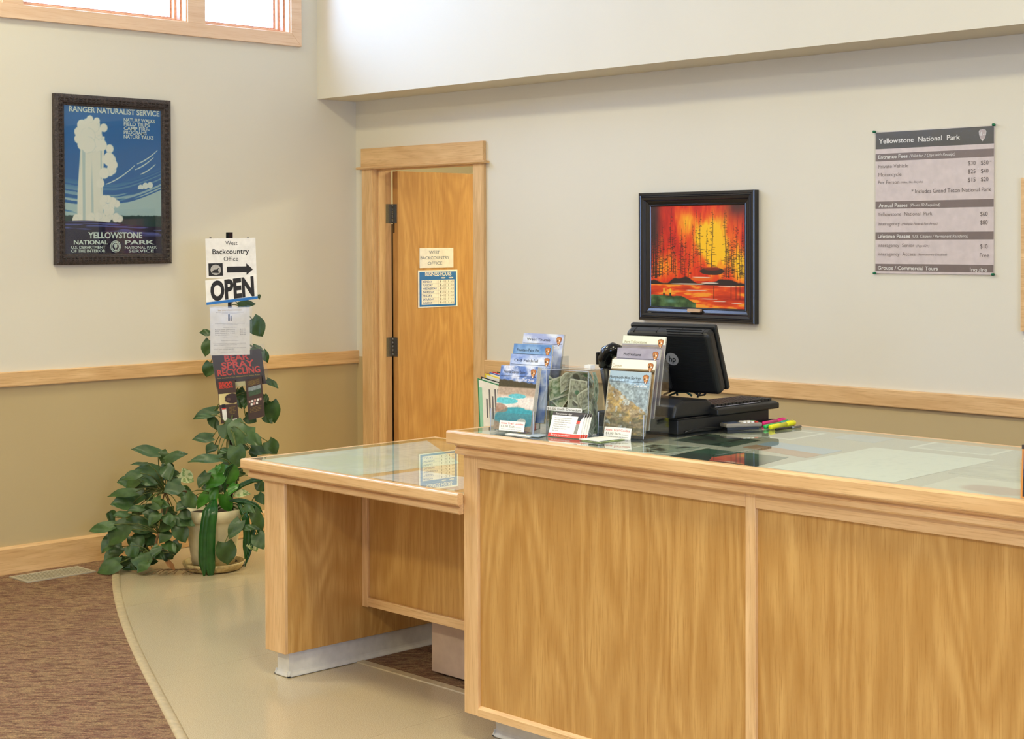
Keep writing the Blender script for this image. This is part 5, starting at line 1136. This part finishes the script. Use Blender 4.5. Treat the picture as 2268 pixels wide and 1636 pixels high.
# cabinet in the office seen through the hinge gap
czt = float(on_axis(867, 496, 1, 0.62)[2]); cbx = float(on_axis(867, 700, 1, 0.62)[0])
oc = thing('office_cabinet', 'dark cabinet glimpsed through the gap beside the door hinges', 'cabinet', (cbx-0.22, 0.9, 0))
MB().box(cbx-0.48, LX0-0.02, 0.62, 1.1, 0.0022, czt).build('cabinet_body', plain('dark_cabinet', (44, 34, 24), 0.5), oc, bevel=0.004)
MB().box(cbx-0.46, LX0-0.04, 0.606, 0.6195, 0.05, czt-0.03).build('cabinet_door', plain('dark_cabinet_door', (50, 38, 26), 0.5), oc, bevel=0.003)

# floor register ------------------------------------------------------------------
VENT = plain('vent_metal', (176, 168, 146), 0.5, 0.2)
vt = thing('floor_register', 'pale metal floor register set in the carpet by the left wall', 'floor vent', (0.176, -2.022, 0.002))
x0, x1, y0, y1 = 0.085, 0.267, -2.204, -1.84
m = MB(); m.box(x0, x1, y0, y0+0.018, 0.0022, 0.007).box(x0, x1, y1-0.018, y1, 0.0022, 0.007).box(x0, x0+0.018, y0+0.018, y1-0.018, 0.0022, 0.007).box(x1-0.018, x1, y0+0.018, y1-0.018, 0.0022, 0.007).build('rim', VENT, vt)
MB().box(x0+0.018, x1-0.018, y0+0.018, y1-0.018, 0.0021, 0.003).build('duct', plain('vent_dark', (104, 98, 84), 0.8), vt)
sl = None
for k in range(22):
    yy = y0+0.022+k*0.0148
    if sl is None: sl = MB().box(x0+0.018, x1-0.018, yy, yy+0.0085, 0.0042, 0.0066).build('slat', VENT, vt)
    else: q = sl.copy(); COL.objects.link(q); q.parent = vt; q.location = (0, k*0.0148, 0)

# ================================================================== PLANT AND SIGN STAND
GP = np.array([0.60, -1.385])                       # where the pot stands
LEAFMATS = []
def leafmat(name, c0, c1, rough=0.32, pale=None):
    m, nt, b = newmat(name); b.inputs['Roughness'].default_value = rough
    P = pos(nt); n = noise(nt, P, 18, 4, 0.6); oi = N(nt, 'ShaderNodeObjectInfo')
    c = ramp(nt, n, [(0.3, c0), (0.7, c1)])
    c = mixc(nt, N_scale(nt, oi.outputs['Random'], 0.35), c, L4(tuple(k*0.7 for k in c0)))
    if pale: c = mixc(nt, ramp(nt, noise(nt, P, 55, 3, 0.6), [(0.48, (0, 0, 0)), (0.56, (255, 255, 255))]), c, L4(pale))
    nt.links.new(c, b.inputs['Base Color']); b.inputs['Subsurface Weight'].default_value = 0.0
    return m
LD = leafmat('pothos_leaf_dark', (46, 74, 32), (74, 106, 50), 0.38); LB = leafmat('young_leaf_bright', (58, 124, 34), (88, 154, 52), 0.3); LS = leafmat('strap_leaf', (24, 72, 26), (42, 98, 38), 0.25)
LP = leafmat('variegated_leaf', (190, 200, 140), (214, 218, 166), 0.4, (120, 150, 84)); STEM = plain('green_stem', (92, 104, 48), 0.5, var=0.2, vscale=40); DRY = plain('dry_stem', (110, 84, 54), 0.8, var=0.2, vscale=60)
pp = thing('potted_plant', 'trailing green pothos in a cream pot against the left wall', 'plant', (GP[0], GP[1], 0))
POT = plain('cream_plastic_pot', (214, 202, 164), 0.45, var=0.05, vscale=20); SOIL = plain('potting_soil', (58, 42, 30), 0.95, var=0.3, vscale=90, bmp=0.5)
cP = (GP[0], GP[1], 0)
MB().lathe(cP, [(0.105, 0.034), (0.112, 0.08), (0.132, 0.22), (0.136, 0.245), (0.146, 0.25), (0.148, 0.30), (0.140, 0.302), (0.134, 0.296), (0.130, 0.27), (0.02, 0.268)], 40).build('pot', POT, pp, True)
MB().lathe(cP, [(0.120, 0.0015), (0.135, 0.006), (0.150, 0.03), (0.153, 0.042), (0.147, 0.042), (0.138, 0.02), (0.02, 0.018)], 40).build('saucer', plain('stained_saucer', (190, 168, 120), 0.5, var=0.2, vscale=30), pp, True)
MB().lathe(cP, [(0.128, 0.268), (0.127, 0.276), (0.06, 0.284), (0.005, 0.288)], 30).build('soil', SOIL, pp, True)
for k in range(4):
    a = math.radians(-100+k*28); p0 = np.array([GP[0]+0.133*math.cos(a), GP[1]+0.133*math.sin(a), 0.22]); 
def ppt(x, y, off=0.0):
    P = on_plane(x, y, np.array([GP[0], GP[1], 0])+NCAM*off, NCAM)
    P[0] = max(P[0], 0.035); return P
def Z4(x, y): return (180+x/4.09, 920+y/4.09)
def Z3(x, y): return (420+x/3.557, 500+y/3.557)
# (base, tip, width px in zoom, kind, depth offset)
Lv = []
def lv(z, bx_, by_, tx_, ty_, w_, kind=LD, off=None, cup=0.25, shape='h', hub=None): 
    s = 4.09 if z is Z4 else 3.557; Lv.append((z(bx_, by_), z(tx_, ty_), w_/s, kind, off, cup, shape, hub))
for q in ((700, 335, 455, 292, 95), (780, 335, 715, 428, 100), (760, 405, 950, 330, 95), (590, 432, 445, 442, 32), (720, 520, 475, 490, 130), (535, 520, 362, 572, 95), (745, 590, 505, 570, 105), (535, 560, 388, 668, 120), (560, 595, 700, 615, 70), (905, 620, 745, 690, 130), (500, 690, 228, 712, 85), (560, 705, 368, 790, 120), (470, 790, 262, 800, 125), (565, 835, 415, 855, 60), (420, 885, 280, 905, 62), (640, 800, 800, 815, 95), (570, 905, 705, 865, 75), (292, 990, 62, 1045, 85), (605, 1005, 365, 960, 135), (690, 910, 605, 1000, 90), (835, 950, 690, 1045, 115), (850, 940, 1030, 985, 105), (865, 1000, 950, 1150, 130), (415, 985, 230, 1175, 180), (320, 1070, 175, 1240, 115), (465, 1085, 555, 1215, 125), (590, 1105, 690, 1170, 100), (370, 1185, 245, 1250, 115), (430, 1180, 510, 1285, 105), (350, 1335, 135, 1415, 140), (560, 1245, 530, 1400, 170), (400, 1290, 365, 1415, 110), (490, 1390, 395, 1475, 90), (570, 1430, 375, 1525, 75), (470, 1330, 300, 1440, 90), (760, 460, 810, 590, 110), (850, 490, 740, 560, 110), (770, 430, 800, 520, 90), (940, 720, 1040, 840, 115), (700, 1180, 640, 1290, 80), (700, 880, 620, 990, 100), (760, 900, 850, 1010, 90), (800, 1050, 700, 1150, 100), (900, 870, 1000, 930, 90), (760, 1150, 860, 1230, 90), (650, 1230, 760, 1300, 80), (880, 1150, 800, 1260, 90), (600, 1330, 500, 1420, 90), (960, 780, 860, 860, 90), (720, 760, 640, 860, 100), (900, 1000, 830, 1100, 100), (330, 1230, 200, 1330, 120), (620, 1020, 520, 1120, 110)):
    lv(Z4, *q, LD, None)
for q in ((1190, 195, 1003, 210, 85), (1175, -5, 1010, 22, 45), (1250, 385, 962, 400, 85), (1235, 360, 1385, 410, 95), (1500, 90, 1370, 270, 250), (1290, 75, 1400, 220, 150), (1500, 180, 1645, 262, 110), (1690, 235, 1775, 350, 115), (1540, 305, 1725, 335, 95), (1400, 280, 1420, 470, 140), (1400, 300, 1525, 292, 80), (1250, 330, 1345, 300, 50), (1140, 520, 1058, 655, 90), (1300, 1150, 1330, 1355, 155), (1440, 950, 1335, 1115, 105), (1600, 610, 1655, 690, 80), (1600, 715, 1655, 800, 80), (1470, 820, 1570, 870, 70), (1590, 1075, 1650, 1210, 120), (1560, 860, 1645, 1060, 95), (1450, 1010, 1625, 1020, 55)):
    lv(Z4, *q, LD, None)
for q in ((1270, 510, 1125, 655, 150), (1330, 450, 1355, 640, 150), (1180, 680, 1033, 842, 100), (1285, 715, 1352, 885, 105), (1200, 630, 1208, 830, 75), (1240, 450, 1235, 520, 50), (1400, 620, 1330, 720, 70)): lv(Z4, *q, LB, 0.05)
for q in ((900, 520, 1020, 600, 110), (1385, 705, 1535, 705, 65), (1510, 1110, 1600, 1230, 95)): lv(Z4, *q, LP, 0.06)
for q in ((160, 845, 75, 835, 48), (158, 905, 115, 1030, 85), (165, 1080, 130, 1195, 85), (490, 735, 578, 872, 120), (385, 625, 520, 610, 60), (545, 545, 550, 578, 25), (495, 955, 585, 1010, 70), (575, 985, 617, 1078, 55), (608, 1212, 700, 1275, 52), (215, 1450, 22, 1515, 80), (640, 1385, 665, 1558, 115), (585, 1500, 655, 1555, 60), (380, 1290, 405, 1440, 100), (445, 1310, 430, 1440, 70), (165, 1510, 225, 1610, 70), (300, 400, 418, 392, 40), (590, 1330, 615, 1400, 40), (440, 1500, 530, 1540, 80)):
    lv(Z3, *q, LD, -0.15)
for k in range(34):                                   # leaves deeper in the bush
    x, y = random.Random(k).uniform(300, 900), random.Random(k+99).uniform(480, 1330)
    if x < 420 and y < 650: x += 250
    a = random.Random(k+7).uniform(0, 6.28); lv(Z4, x, y, x+130*math.cos(a), y+75*math.sin(a)+25, 95, LD, -0.08)
for k in range(12):
    x, y = random.Random(k+40).uniform(1180, 1620), random.Random(k+140).uniform(230, 700); a = random.Random(k+7).uniform(0, 6.28); lv(Z4, x, y, x+120*math.cos(a), y+70*math.sin(a)+25, 85, LD, -0.09)
def leaf_mesh(base, tip, width, n_hint, cup, shape, droop):
    A = np.asarray(tip)-np.asarray(base); L = float(np.linalg.norm(A)); A = A/L
    S = np.cross(n_hint, A); S /= np.linalg.norm(S); Nn = np.cross(A, S)
    K, J = 9, 6; vs = []
    for i in range(K):
        t = i/(K-1)
        if shape == 'h': wv_ = width*0.5*(math.sin(math.pi*min(1, t*0.86+0.16))**0.75)*(1-0.18*t) if t < 0.999 else 0.0; along = t
        else: wv_ = width*0.5*min(1, (t*4)**0.6)*min(1, ((1-t)*3+0.05)**0.7); along = t
        for j in range(J+1):
            s = j/J*2-1
            back = -0.13*L*(abs(s)**1.5)*max(0, 1-t*4) if shape == 'h' else 0
            p = np.asarray(base)+A*(along*L+back)+S*(s*wv_)+Nn*(cup*wv_*(abs(s)**1.3)*0.55-droop*L*(t-0.35)**2+0.004*math.sin(7*t+3*s))
            vs.append(p)
    fs = [(i*(J+1)+j, i*(J+1)+j+1, (i+1)*(J+1)+j+1, (i+1)*(J+1)+j) for i in range(K-1) for j in range(J)]
    return vs, fs
rl_ = random.Random(11)
hubs = [ppt(*Z4(760, 700), 0.03), ppt(*Z4(720, 1080), 0.08), ppt(*Z4(650, 1300), 0.10), ppt(*Z4(1200, 720), 0.03), ppt(*Z4(1390, 560), -0.02), ppt(*Z4(1340, 120), -0.03), ppt(*Z4(1500, 900), 0.0), ppt(*Z3(330, 1350), -0.13), ppt(*Z3(330, 950), -0.15), ppt(*Z3(320, 620), -0.15)]
root = np.array([GP[0], GP[1], 0.28])
def arc_path(a, b, rise=0.03, k=6, side=0.0):
    a, b = np.asarray(a), np.asarray(b); out = []
    for i in range(k+1):
        t = i/k; p = a*(1-t)+b*t; p = p+np.array([0, 0, rise*math.sin(math.pi*t)])+RCAM*side*math.sin(math.pi*t); out.append(p)
    return out
for i, h in enumerate(hubs):
    src = {0: root, 1: hubs[0], 2: hubs[1], 3: root, 4: hubs[3], 5: hubs[4], 6: root, 7: hubs[5], 8: hubs[7], 9: hubs[8]}[i]
    for s in range(2 if i < 7 else 1): MB().tube(arc_path(src, h, 0.05 if i in (0, 1, 2, 6) else 0.0, 7, rl_.uniform(-0.03, 0.03)), 0.0042, 6).build('vine', STEM if i > 2 else DRY, pp, True)
for k, (bpx, tpx_, wpx, kind, off, cup, shape, hub) in enumerate(Lv):
    o = off if off is not None else (rl_.uniform(0.155, 0.185) if (bpx[0] > 335 and bpx[1] > 1095) else rl_.uniform(-0.03, 0.15))
    Bp = ppt(*bpx, o); tl = rl_.uniform(-0.02, 0.045); Tp = ppt(*tpx_, o+tl)
    if min(Bp[2], Tp[2]) < 0.012: Bp[2] = max(Bp[2], 0.02); Tp[2] = max(Tp[2], 0.012)
    ppm = F_PX/float((Bp-CAM) @ _d)
    nh = NCAM*1.0+np.array([0, 0, rl_.uniform(0.5, 1.1)])+RCAM*rl_.uniform(-0.35, 0.35)
    vs, fs_ = leaf_mesh(Bp, Tp, wpx/ppm*1.34, nh, cup*rl_.uniform(0.6, 1.5), shape, rl_.uniform(0.05, 0.35))
    vs = [np.array([max(p[0], 0.03), p[1], max(p[2], 0.006)]) for p in vs]
    MB().add(vs, fs_).build('leaf', kind, pp, True)
    hb = min(hubs, key=lambda q: float(np.linalg.norm(q-Bp)))
    MB().tube(arc_path(hb, Bp, 0.025, 5, rl_.uniform(-0.015, 0.015)), 0.0024, 5).build('leaf_stem', STEM, pp, True)
# long strap leaves of the second plant in the pot
def strap(path, w_, mat, split=False):
    P = [ppt(x, y, o) for x, y, o in path]; k = len(P); Pn = []
    for i in range(14):                              # smooth resample
        t = i/13*(k-1); j = min(int(t), k-2); f_ = t-j; Pn.append(P[j]*(1-f_)+P[j+1]*f_)
    ppm = F_PX/float((Pn[0]-CAM) @ _d); hw = w_/ppm/2; vs = []; K = len(Pn)
    for i in range(K):
        T = Pn[min(i+1, K-1)]-Pn[max(i-1, 0)]; T /= np.linalg.norm(T); S = np.cross(T, NCAM); S /= np.linalg.norm(S); t = i/(K-1)
        ww = hw*min(1, 0.35+t*3)*min(1, (1-t)*5+0.12)
        for j in range(7):
            s = j/3-1; vs.append(Pn[i]+S*s*ww+NCAM*(0.006*math.sin(s*6)-0.012*s*s*hw/0.02))
    MB().add(vs, [(i*7+j, i*7+j+1, (i+1)*7+j+1, (i+1)*7+j) for i in range(K-1) for j in range(6)]).build('strap_leaf', mat, pp, True)
z = lambda x, y, o: Z4(x, y)+(o,)
strap([z(1200, 760, 0.08), z(1170, 860, 0.16), z(1150, 1050, 0.17), z(1145, 1300, 0.17), z(1170, 1520, 0.16)], 120/4.09, LS)
strap([z(1190, 770, 0.09), z(1130, 880, 0.17), z(1100, 1100, 0.18), z(1095, 1300, 0.18), z(1110, 1470, 0.17)], 80/4.09, LS)
for pth, w_ in ((((1330, 720, 0.06), (1450, 630, 0.05), (1560, 585, 0.05), (1640, 590, 0.05)), 45), (((1340, 770, 0.06), (1460, 775, 0.06), (1570, 810, 0.06), (1640, 880, 0.06)), 50), (((1420, 790, 0.05), (1480, 900, 0.07), (1500, 1080, 0.08), (1480, 1300, 0.08)), 70), (((1560, 780, 0.05), (1570, 900, 0.06), (1545, 1150, 0.07), (1480, 1370, 0.08)), 42), (((1440, 780, 0.04), (1560, 900, 0.06), (1620, 1050, 0.06), (1645, 1150, 0.06)), 60), (((1300, 720, 0.05), (1290, 600, 0.06), (1320, 500, 0.07), (1380, 440, 0.08)), 40)):
    strap([z(*q) for q in pth], w_/4.09, LS)
# dead roots and dry leaves on the floor
for k in range(7):
    a = ppt(*Z4(800+60*k, 1380+rl_.uniform(-20, 40)), 0.13); b_ = ppt(*Z4(560+70*k, 1440+rl_.uniform(-20, 30)), 0.16); a[2] = 0.02; b_[2] = 0.006
    MB().tube(arc_path(a, b_, 0.015, 6, rl_.uniform(-0.03, 0.03)), 0.002, 5).build('dry_tendril', DRY, pp, True)
vs, fs_ = leaf_mesh(ppt(*Z4(780, 1320), 0.15), ppt(*Z4(850, 1400), 0.15), 0.03, NCAM+np.array([0, 0, 0.6]), 0.5, 'h', 0.1); MB().add([np.array([p[0], p[1], max(p[2], 0.004)]) for p in vs], fs_).build('dry_leaf', plain('dry_leaf', (150, 104, 58), 0.7), pp, True)

# sign stand: a slim dark pole with clips, planted behind the pot ------------------
GSx = GP-NCAM[:2]*0.10
def spt(x, y, off=0.0): return on_plane(x, y, np.array([GSx[0], GSx[1], 0])+NCAM*off, NCAM)
st = thing('sign_stand', 'slim black sign stand rising behind the potted plant', 'sign stand', (GSx[0], GSx[1], 0))
top = spt(508, 516); bot = np.array([top[0], top[1], 0.0])
GSx = np.array([top[0], top[1]]); st.location = (top[0], top[1], 0)
MB().tube([bot+np.array([0, 0, 0.02]), top], 0.010, 10).build('pole', BLACKP, st, True)
MB().box(top[0]-0.012, top[0]+0.012, top[1]-0.012, top[1]+0.012, top[2]-0.03, top[2]+0.004).build('pole_cap', BLACKG, st)
MB().lathe((top[0], top[1], 0), [(0.07, 0.002), (0.07, 0.010), (0.04, 0.018), (0.014, 0.03)], 24).build('foot', BLACKP, st, True)
for x in (466, 549): a = spt(x, 527, 0.016); MB().tube([a-np.array([0, 0, 0.03]), a+np.array([0, 0, 0.004])], 0.005, 8).build('clip', STEEL, st, True)
MB().tube([spt(466, 540, 0.012), spt(549, 540, 0.012)], 0.005, 8).build('crossbar', BLACKP, st, True)
MB().tube([spt(519, 585, 0.012), spt(505, 660, 0.012)], 0.006, 8).build('bracket', BLACKP, st, True)
# West Backcountry Office sheet
def board(name, TL, TR, BL, off, label, cat, mat, th=0.0012, group=None):
    P0 = np.array([GSx[0], GSx[1], 0])+NCAM*off; a, b_, c_ = [on_plane(*q, P0, NCAM) for q in (TL, TR, BL)]
    f = Fr(c_, b_-a, a-c_); W_, H_ = float(np.linalg.norm(b_-a)), float(np.linalg.norm(a-c_)); f.N = NCAM
    t = thing(name, label, cat, f.p(W_/2, 0, -0.001), group)
    s_ = MB().fbox(f, 0, W_, 0, H_, -th, 0.0).build('sheet', mat, t); return t, f, W_, H_
t, f, W_, H_ = board('direction_sign', (454.5, 528.5), (565.5, 526.5), (457.5, 615.5), 0.024, 'white West Backcountry Office sheet with arrow atop the sign stand', 'sign', PAPER)
text(t, 'West', f, W_*0.52, H_*0.83, H_*0.10, INK, align='C', width=W_*0.24); text(t, 'Backcountry', f, W_*0.50, H_*0.605, H_*0.125, INK, align='C', width=W_*0.73, bold=0.012); text(t, 'Office', f, W_*0.5, H_*0.425, H_*0.105, INK, align='C', width=W_*0.29)
wb = MB().fbox(f, W_*0.045, W_*0.33, H_*0.05, H_*0.37, 0.0002, 0.0006).build('wolf_picture', INK, t)
MB().fpoly(f, circle((W_*0.19, H_*0.205), W_*0.105, 24), 0.0006, 0.0009).build('moon', plain('moon_grey', (176, 172, 166), 0.7, var=0.1, vscale=200), wb)
MB().fpoly(f, [(W_*q[0], H_*q[1]) for q in ((0.10, 0.13), (0.25, 0.12), (0.245, 0.16), (0.235, 0.2), (0.255, 0.255), (0.24, 0.25), (0.215, 0.215), (0.15, 0.205), (0.125, 0.17))], 0.0009, 0.0012).build('wolf', INK, wb)
MB().fpoly(f, [(W_*q[0], H_*q[1]) for q in ((0.41, 0.13), (0.80, 0.13), (0.80, 0.06), (0.93, 0.20), (0.80, 0.36), (0.80, 0.28), (0.41, 0.28))], 0.0002, 0.0007).build('arrow', INK, t)
t, f, W_, H_ = board('open_sign', (454.5, 621), (568, 607), (457.5, 675.5), 0.030, 'tilted white OPEN card with a blue bottom edge', 'sign', CARDW)
MB().fbox(f, 0, W_, 0, H_*0.11, 0.0001, 0.0006).build('blue_edge', BLUE, t); text(t, 'OPEN', f, W_*0.09, H_*0.17, H_*0.72, INK, 0.0006, width=W_*0.85, bold=0.045)
t, f, W_, H_ = board('price_notice', (465.5, 682), (553, 680), (466, 787), 0.022, 'white printed notice in a clear sleeve below the OPEN card', 'notice', PAPER)
YINK = plain('yellow_ink', (190, 160, 60), 0.6)
text(t, 'Bear Spray & Rental Information', f, W_*0.5, H_*0.935, H_*0.028, YINK, align='C', width=W_*0.6, bold=0.01)
for q, (s, yy, w2) in enumerate((('Bear spray is an effective deterrent when used properly', 0.895, 0.7), ('in the park and backcountry', 0.875, 0.4), ('Rental and purchase prices are listed below and may change', 0.66, 0.75), ('at any time without notice', 0.635, 0.4), ('Please ask at the desk', 0.58, 0.35), ('Yellowstone visitors and guests', 0.38, 0.4), ('Please call for information', 0.30, 0.45), ('If the canister is used or damaged in any way a fee', 0.24, 0.82), ('will be charged to the card on file', 0.21, 0.6), ('If canister is not returned by due date full price', 0.15, 0.82), ('will be charged', 0.12, 0.5), ('Thank you for visiting Yellowstone', 0.06, 0.5))):
    text(t, s, f, W_*(0.5 if q not in (7, 8, 9, 10) else 0.08), H_*yy, H_*0.013, GREYINK, align='C' if q not in (7, 8, 9, 10) else 'L', width=W_*w2)
for q, (s, pr) in enumerate((('Rental: Daily (24 hours)', '$ 9.25'), ('Rental: Weekly (2 to 7 days)', '$28.00'), ('Rental: Extended (8 to 14 days)', '$32.00'), ('Full purchase price', '$49.99'))): text(t, s, f, W_*0.12, H_*(0.53-0.037*q), H_*0.02, GREYINK, width=W_*(0.5 if q < 3 else 0.36)); text(t, pr, f, W_*0.76, H_*(0.53-0.037*q), H_*0.02, GREYINK, width=W_*0.13)
for q, xx in enumerate((0.455, 0.51)): MB().fbox(f, W_*xx, W_*(xx+0.038), H_*0.72, H_*(0.86-0.03*q), 0.0002, 0.0006).build('spray_can', STEEL if q else INK, t)
MB().fbox(f, -W_*0.01, W_*1.06, -H_*0.01, H_*1.03, 0.0014, 0.0018).build('sleeve', FILM, t)
t, f, W_, H_ = board('bear_spray_poster', (468.5, 783), (578, 772), (480, 860), 0.014, 'dark BEAR SPRAY RECYCLING poster in a clear sleeve below the notice', 'poster', plain('poster_dark', (46, 36, 34), 0.5))
for s, yy, x0, x1 in (('BEAR', 0.74, 0.24, 0.74), ('SPRAY', 0.54, 0.16, 0.82), ('RECYCLING', 0.345, 0.06, 0.92)): text(t, s, f, W_*x0, H_*yy, H_*0.17, REDINK, width=W_*(x1-x0), bold=0.03)
text(t, 'Now available in Our National Parks Visitor Areas', f, W_*0.04, H_*0.26, H_*0.035, YINK, width=W_*0.86); MB().fbox(f, W_*0.02, W_*0.9, 0.0, H_*0.13, 0.0001, 0.0006).build('pale_band', plain('poster_pale', (206, 200, 150), 0.6), t)
MB().fbox(f, -W_*0.01, W_*1.07, -H_*0.02, H_*1.12, 0.0012, 0.0016).build('sleeve', FILM, t)
DKB = plain('leaflet_dark', (70, 50, 40), 0.5)
t, f, W_, H_ = board('bear_leaflet', (480, 845), (520, 841), (490, 938), 0.030, 'bear spray leaflet with a bear photo, lower left under the poster', 'leaflet', DKB, group='bear spray leaflets')
for s, yy in (('BEAR', 0.93), ('SPRAY', 0.875), ('RECYCLING', 0.825)): text(t, s, f, W_*0.1, H_*yy, H_*0.045, REDINK, width=W_*0.76, bold=0.03)
def bearfn(u, v):
    im = lerp((196, 176, 110), (226, 210, 150), 1-u); d = 1-((u-0.75)/0.42)**2-((v-0.5)/0.48)**2; im = put(im, (58, 40, 32), step(d+0.3*(fbm(u, v, 6, 6, 2)-0.5), 0.05, 0.15)); return put(im, (120, 90, 70), 0.6*step(1-((u-0.55)/0.12)**2-((v-0.45)/0.16)**2, 0, 0.3))
picture('bear_photo', f, W_*0.03, W_*0.97, H_*0.44, H_*0.70, 0.0004, bearfn, 30, 24, PRINTG, t)
sc_ = MB().fbox(f, W_*0.12, W_*0.36, H_*0.06, H_*0.36, 0.0002, 0.0007).build('spray_can', CARDW, t); MB().fbox(f, W_*0.14, W_*0.34, H_*0.36, H_*0.45, 0.0003, 0.0009).build('can_cap', BLACKP, sc_); MB().fbox(f, W_*0.13, W_*0.35, H_*0.33, H_*0.365, 0.0008, 0.001).build('can_band', REDB, sc_)
for q in range(6): text(t, 'recycle used bear spray here'[:14-q % 3], f, W_*0.52, H_*(0.36-0.03*q), H_*0.014, YINK, width=W_*(0.36-0.04*(q % 3)))
MB().fbox(f, W_*0.42, W_*0.9, H_*0.035, H_*0.09, 0.0002, 0.0006).build('snow_strip', CARDW, t)
t, f, W_, H_ = board('bear_leaflet', (543, 842), (579, 832), (551, 931), 0.030, 'brown bear spray leaflet with logo rows, lower right under the poster', 'leaflet', DKB, group='bear spray leaflets')
picture('photo', f, W_*0.14, W_*0.9, H_*0.58, H_*0.80, 0.0004, land((140, 150, 150), (60, 80, 60), (70, 90, 60), 8), 24, 18, PRINTG, t)
for q in range(5): text(t, 'recycling helps protect wildlife'[:24-q], f, W_*0.12, H_*(0.94-0.025*q), H_*0.013, YINK, width=W_*0.74)
for r2 in range(2):
    for q in range(5 if r2 == 0 else 3): MB().fbox(f, W_*(0.10+0.165*q+0.1*r2), W_*(0.22+0.165*q+0.1*r2), H_*(0.42-0.075*r2), H_*(0.475-0.075*r2), 0.0002, 0.0006).build('logo_tile', CARDW if (q+r2) % 2 else plain('logo_tint', (196, 150, 140), 0.6), t)
for q in range(4): text(t, 'for more information visit the park'[:22-q], f, W_*0.14, H_*(0.28-0.035*q), H_*0.014, YINK, width=W_*(0.7-0.08*(q % 2)))
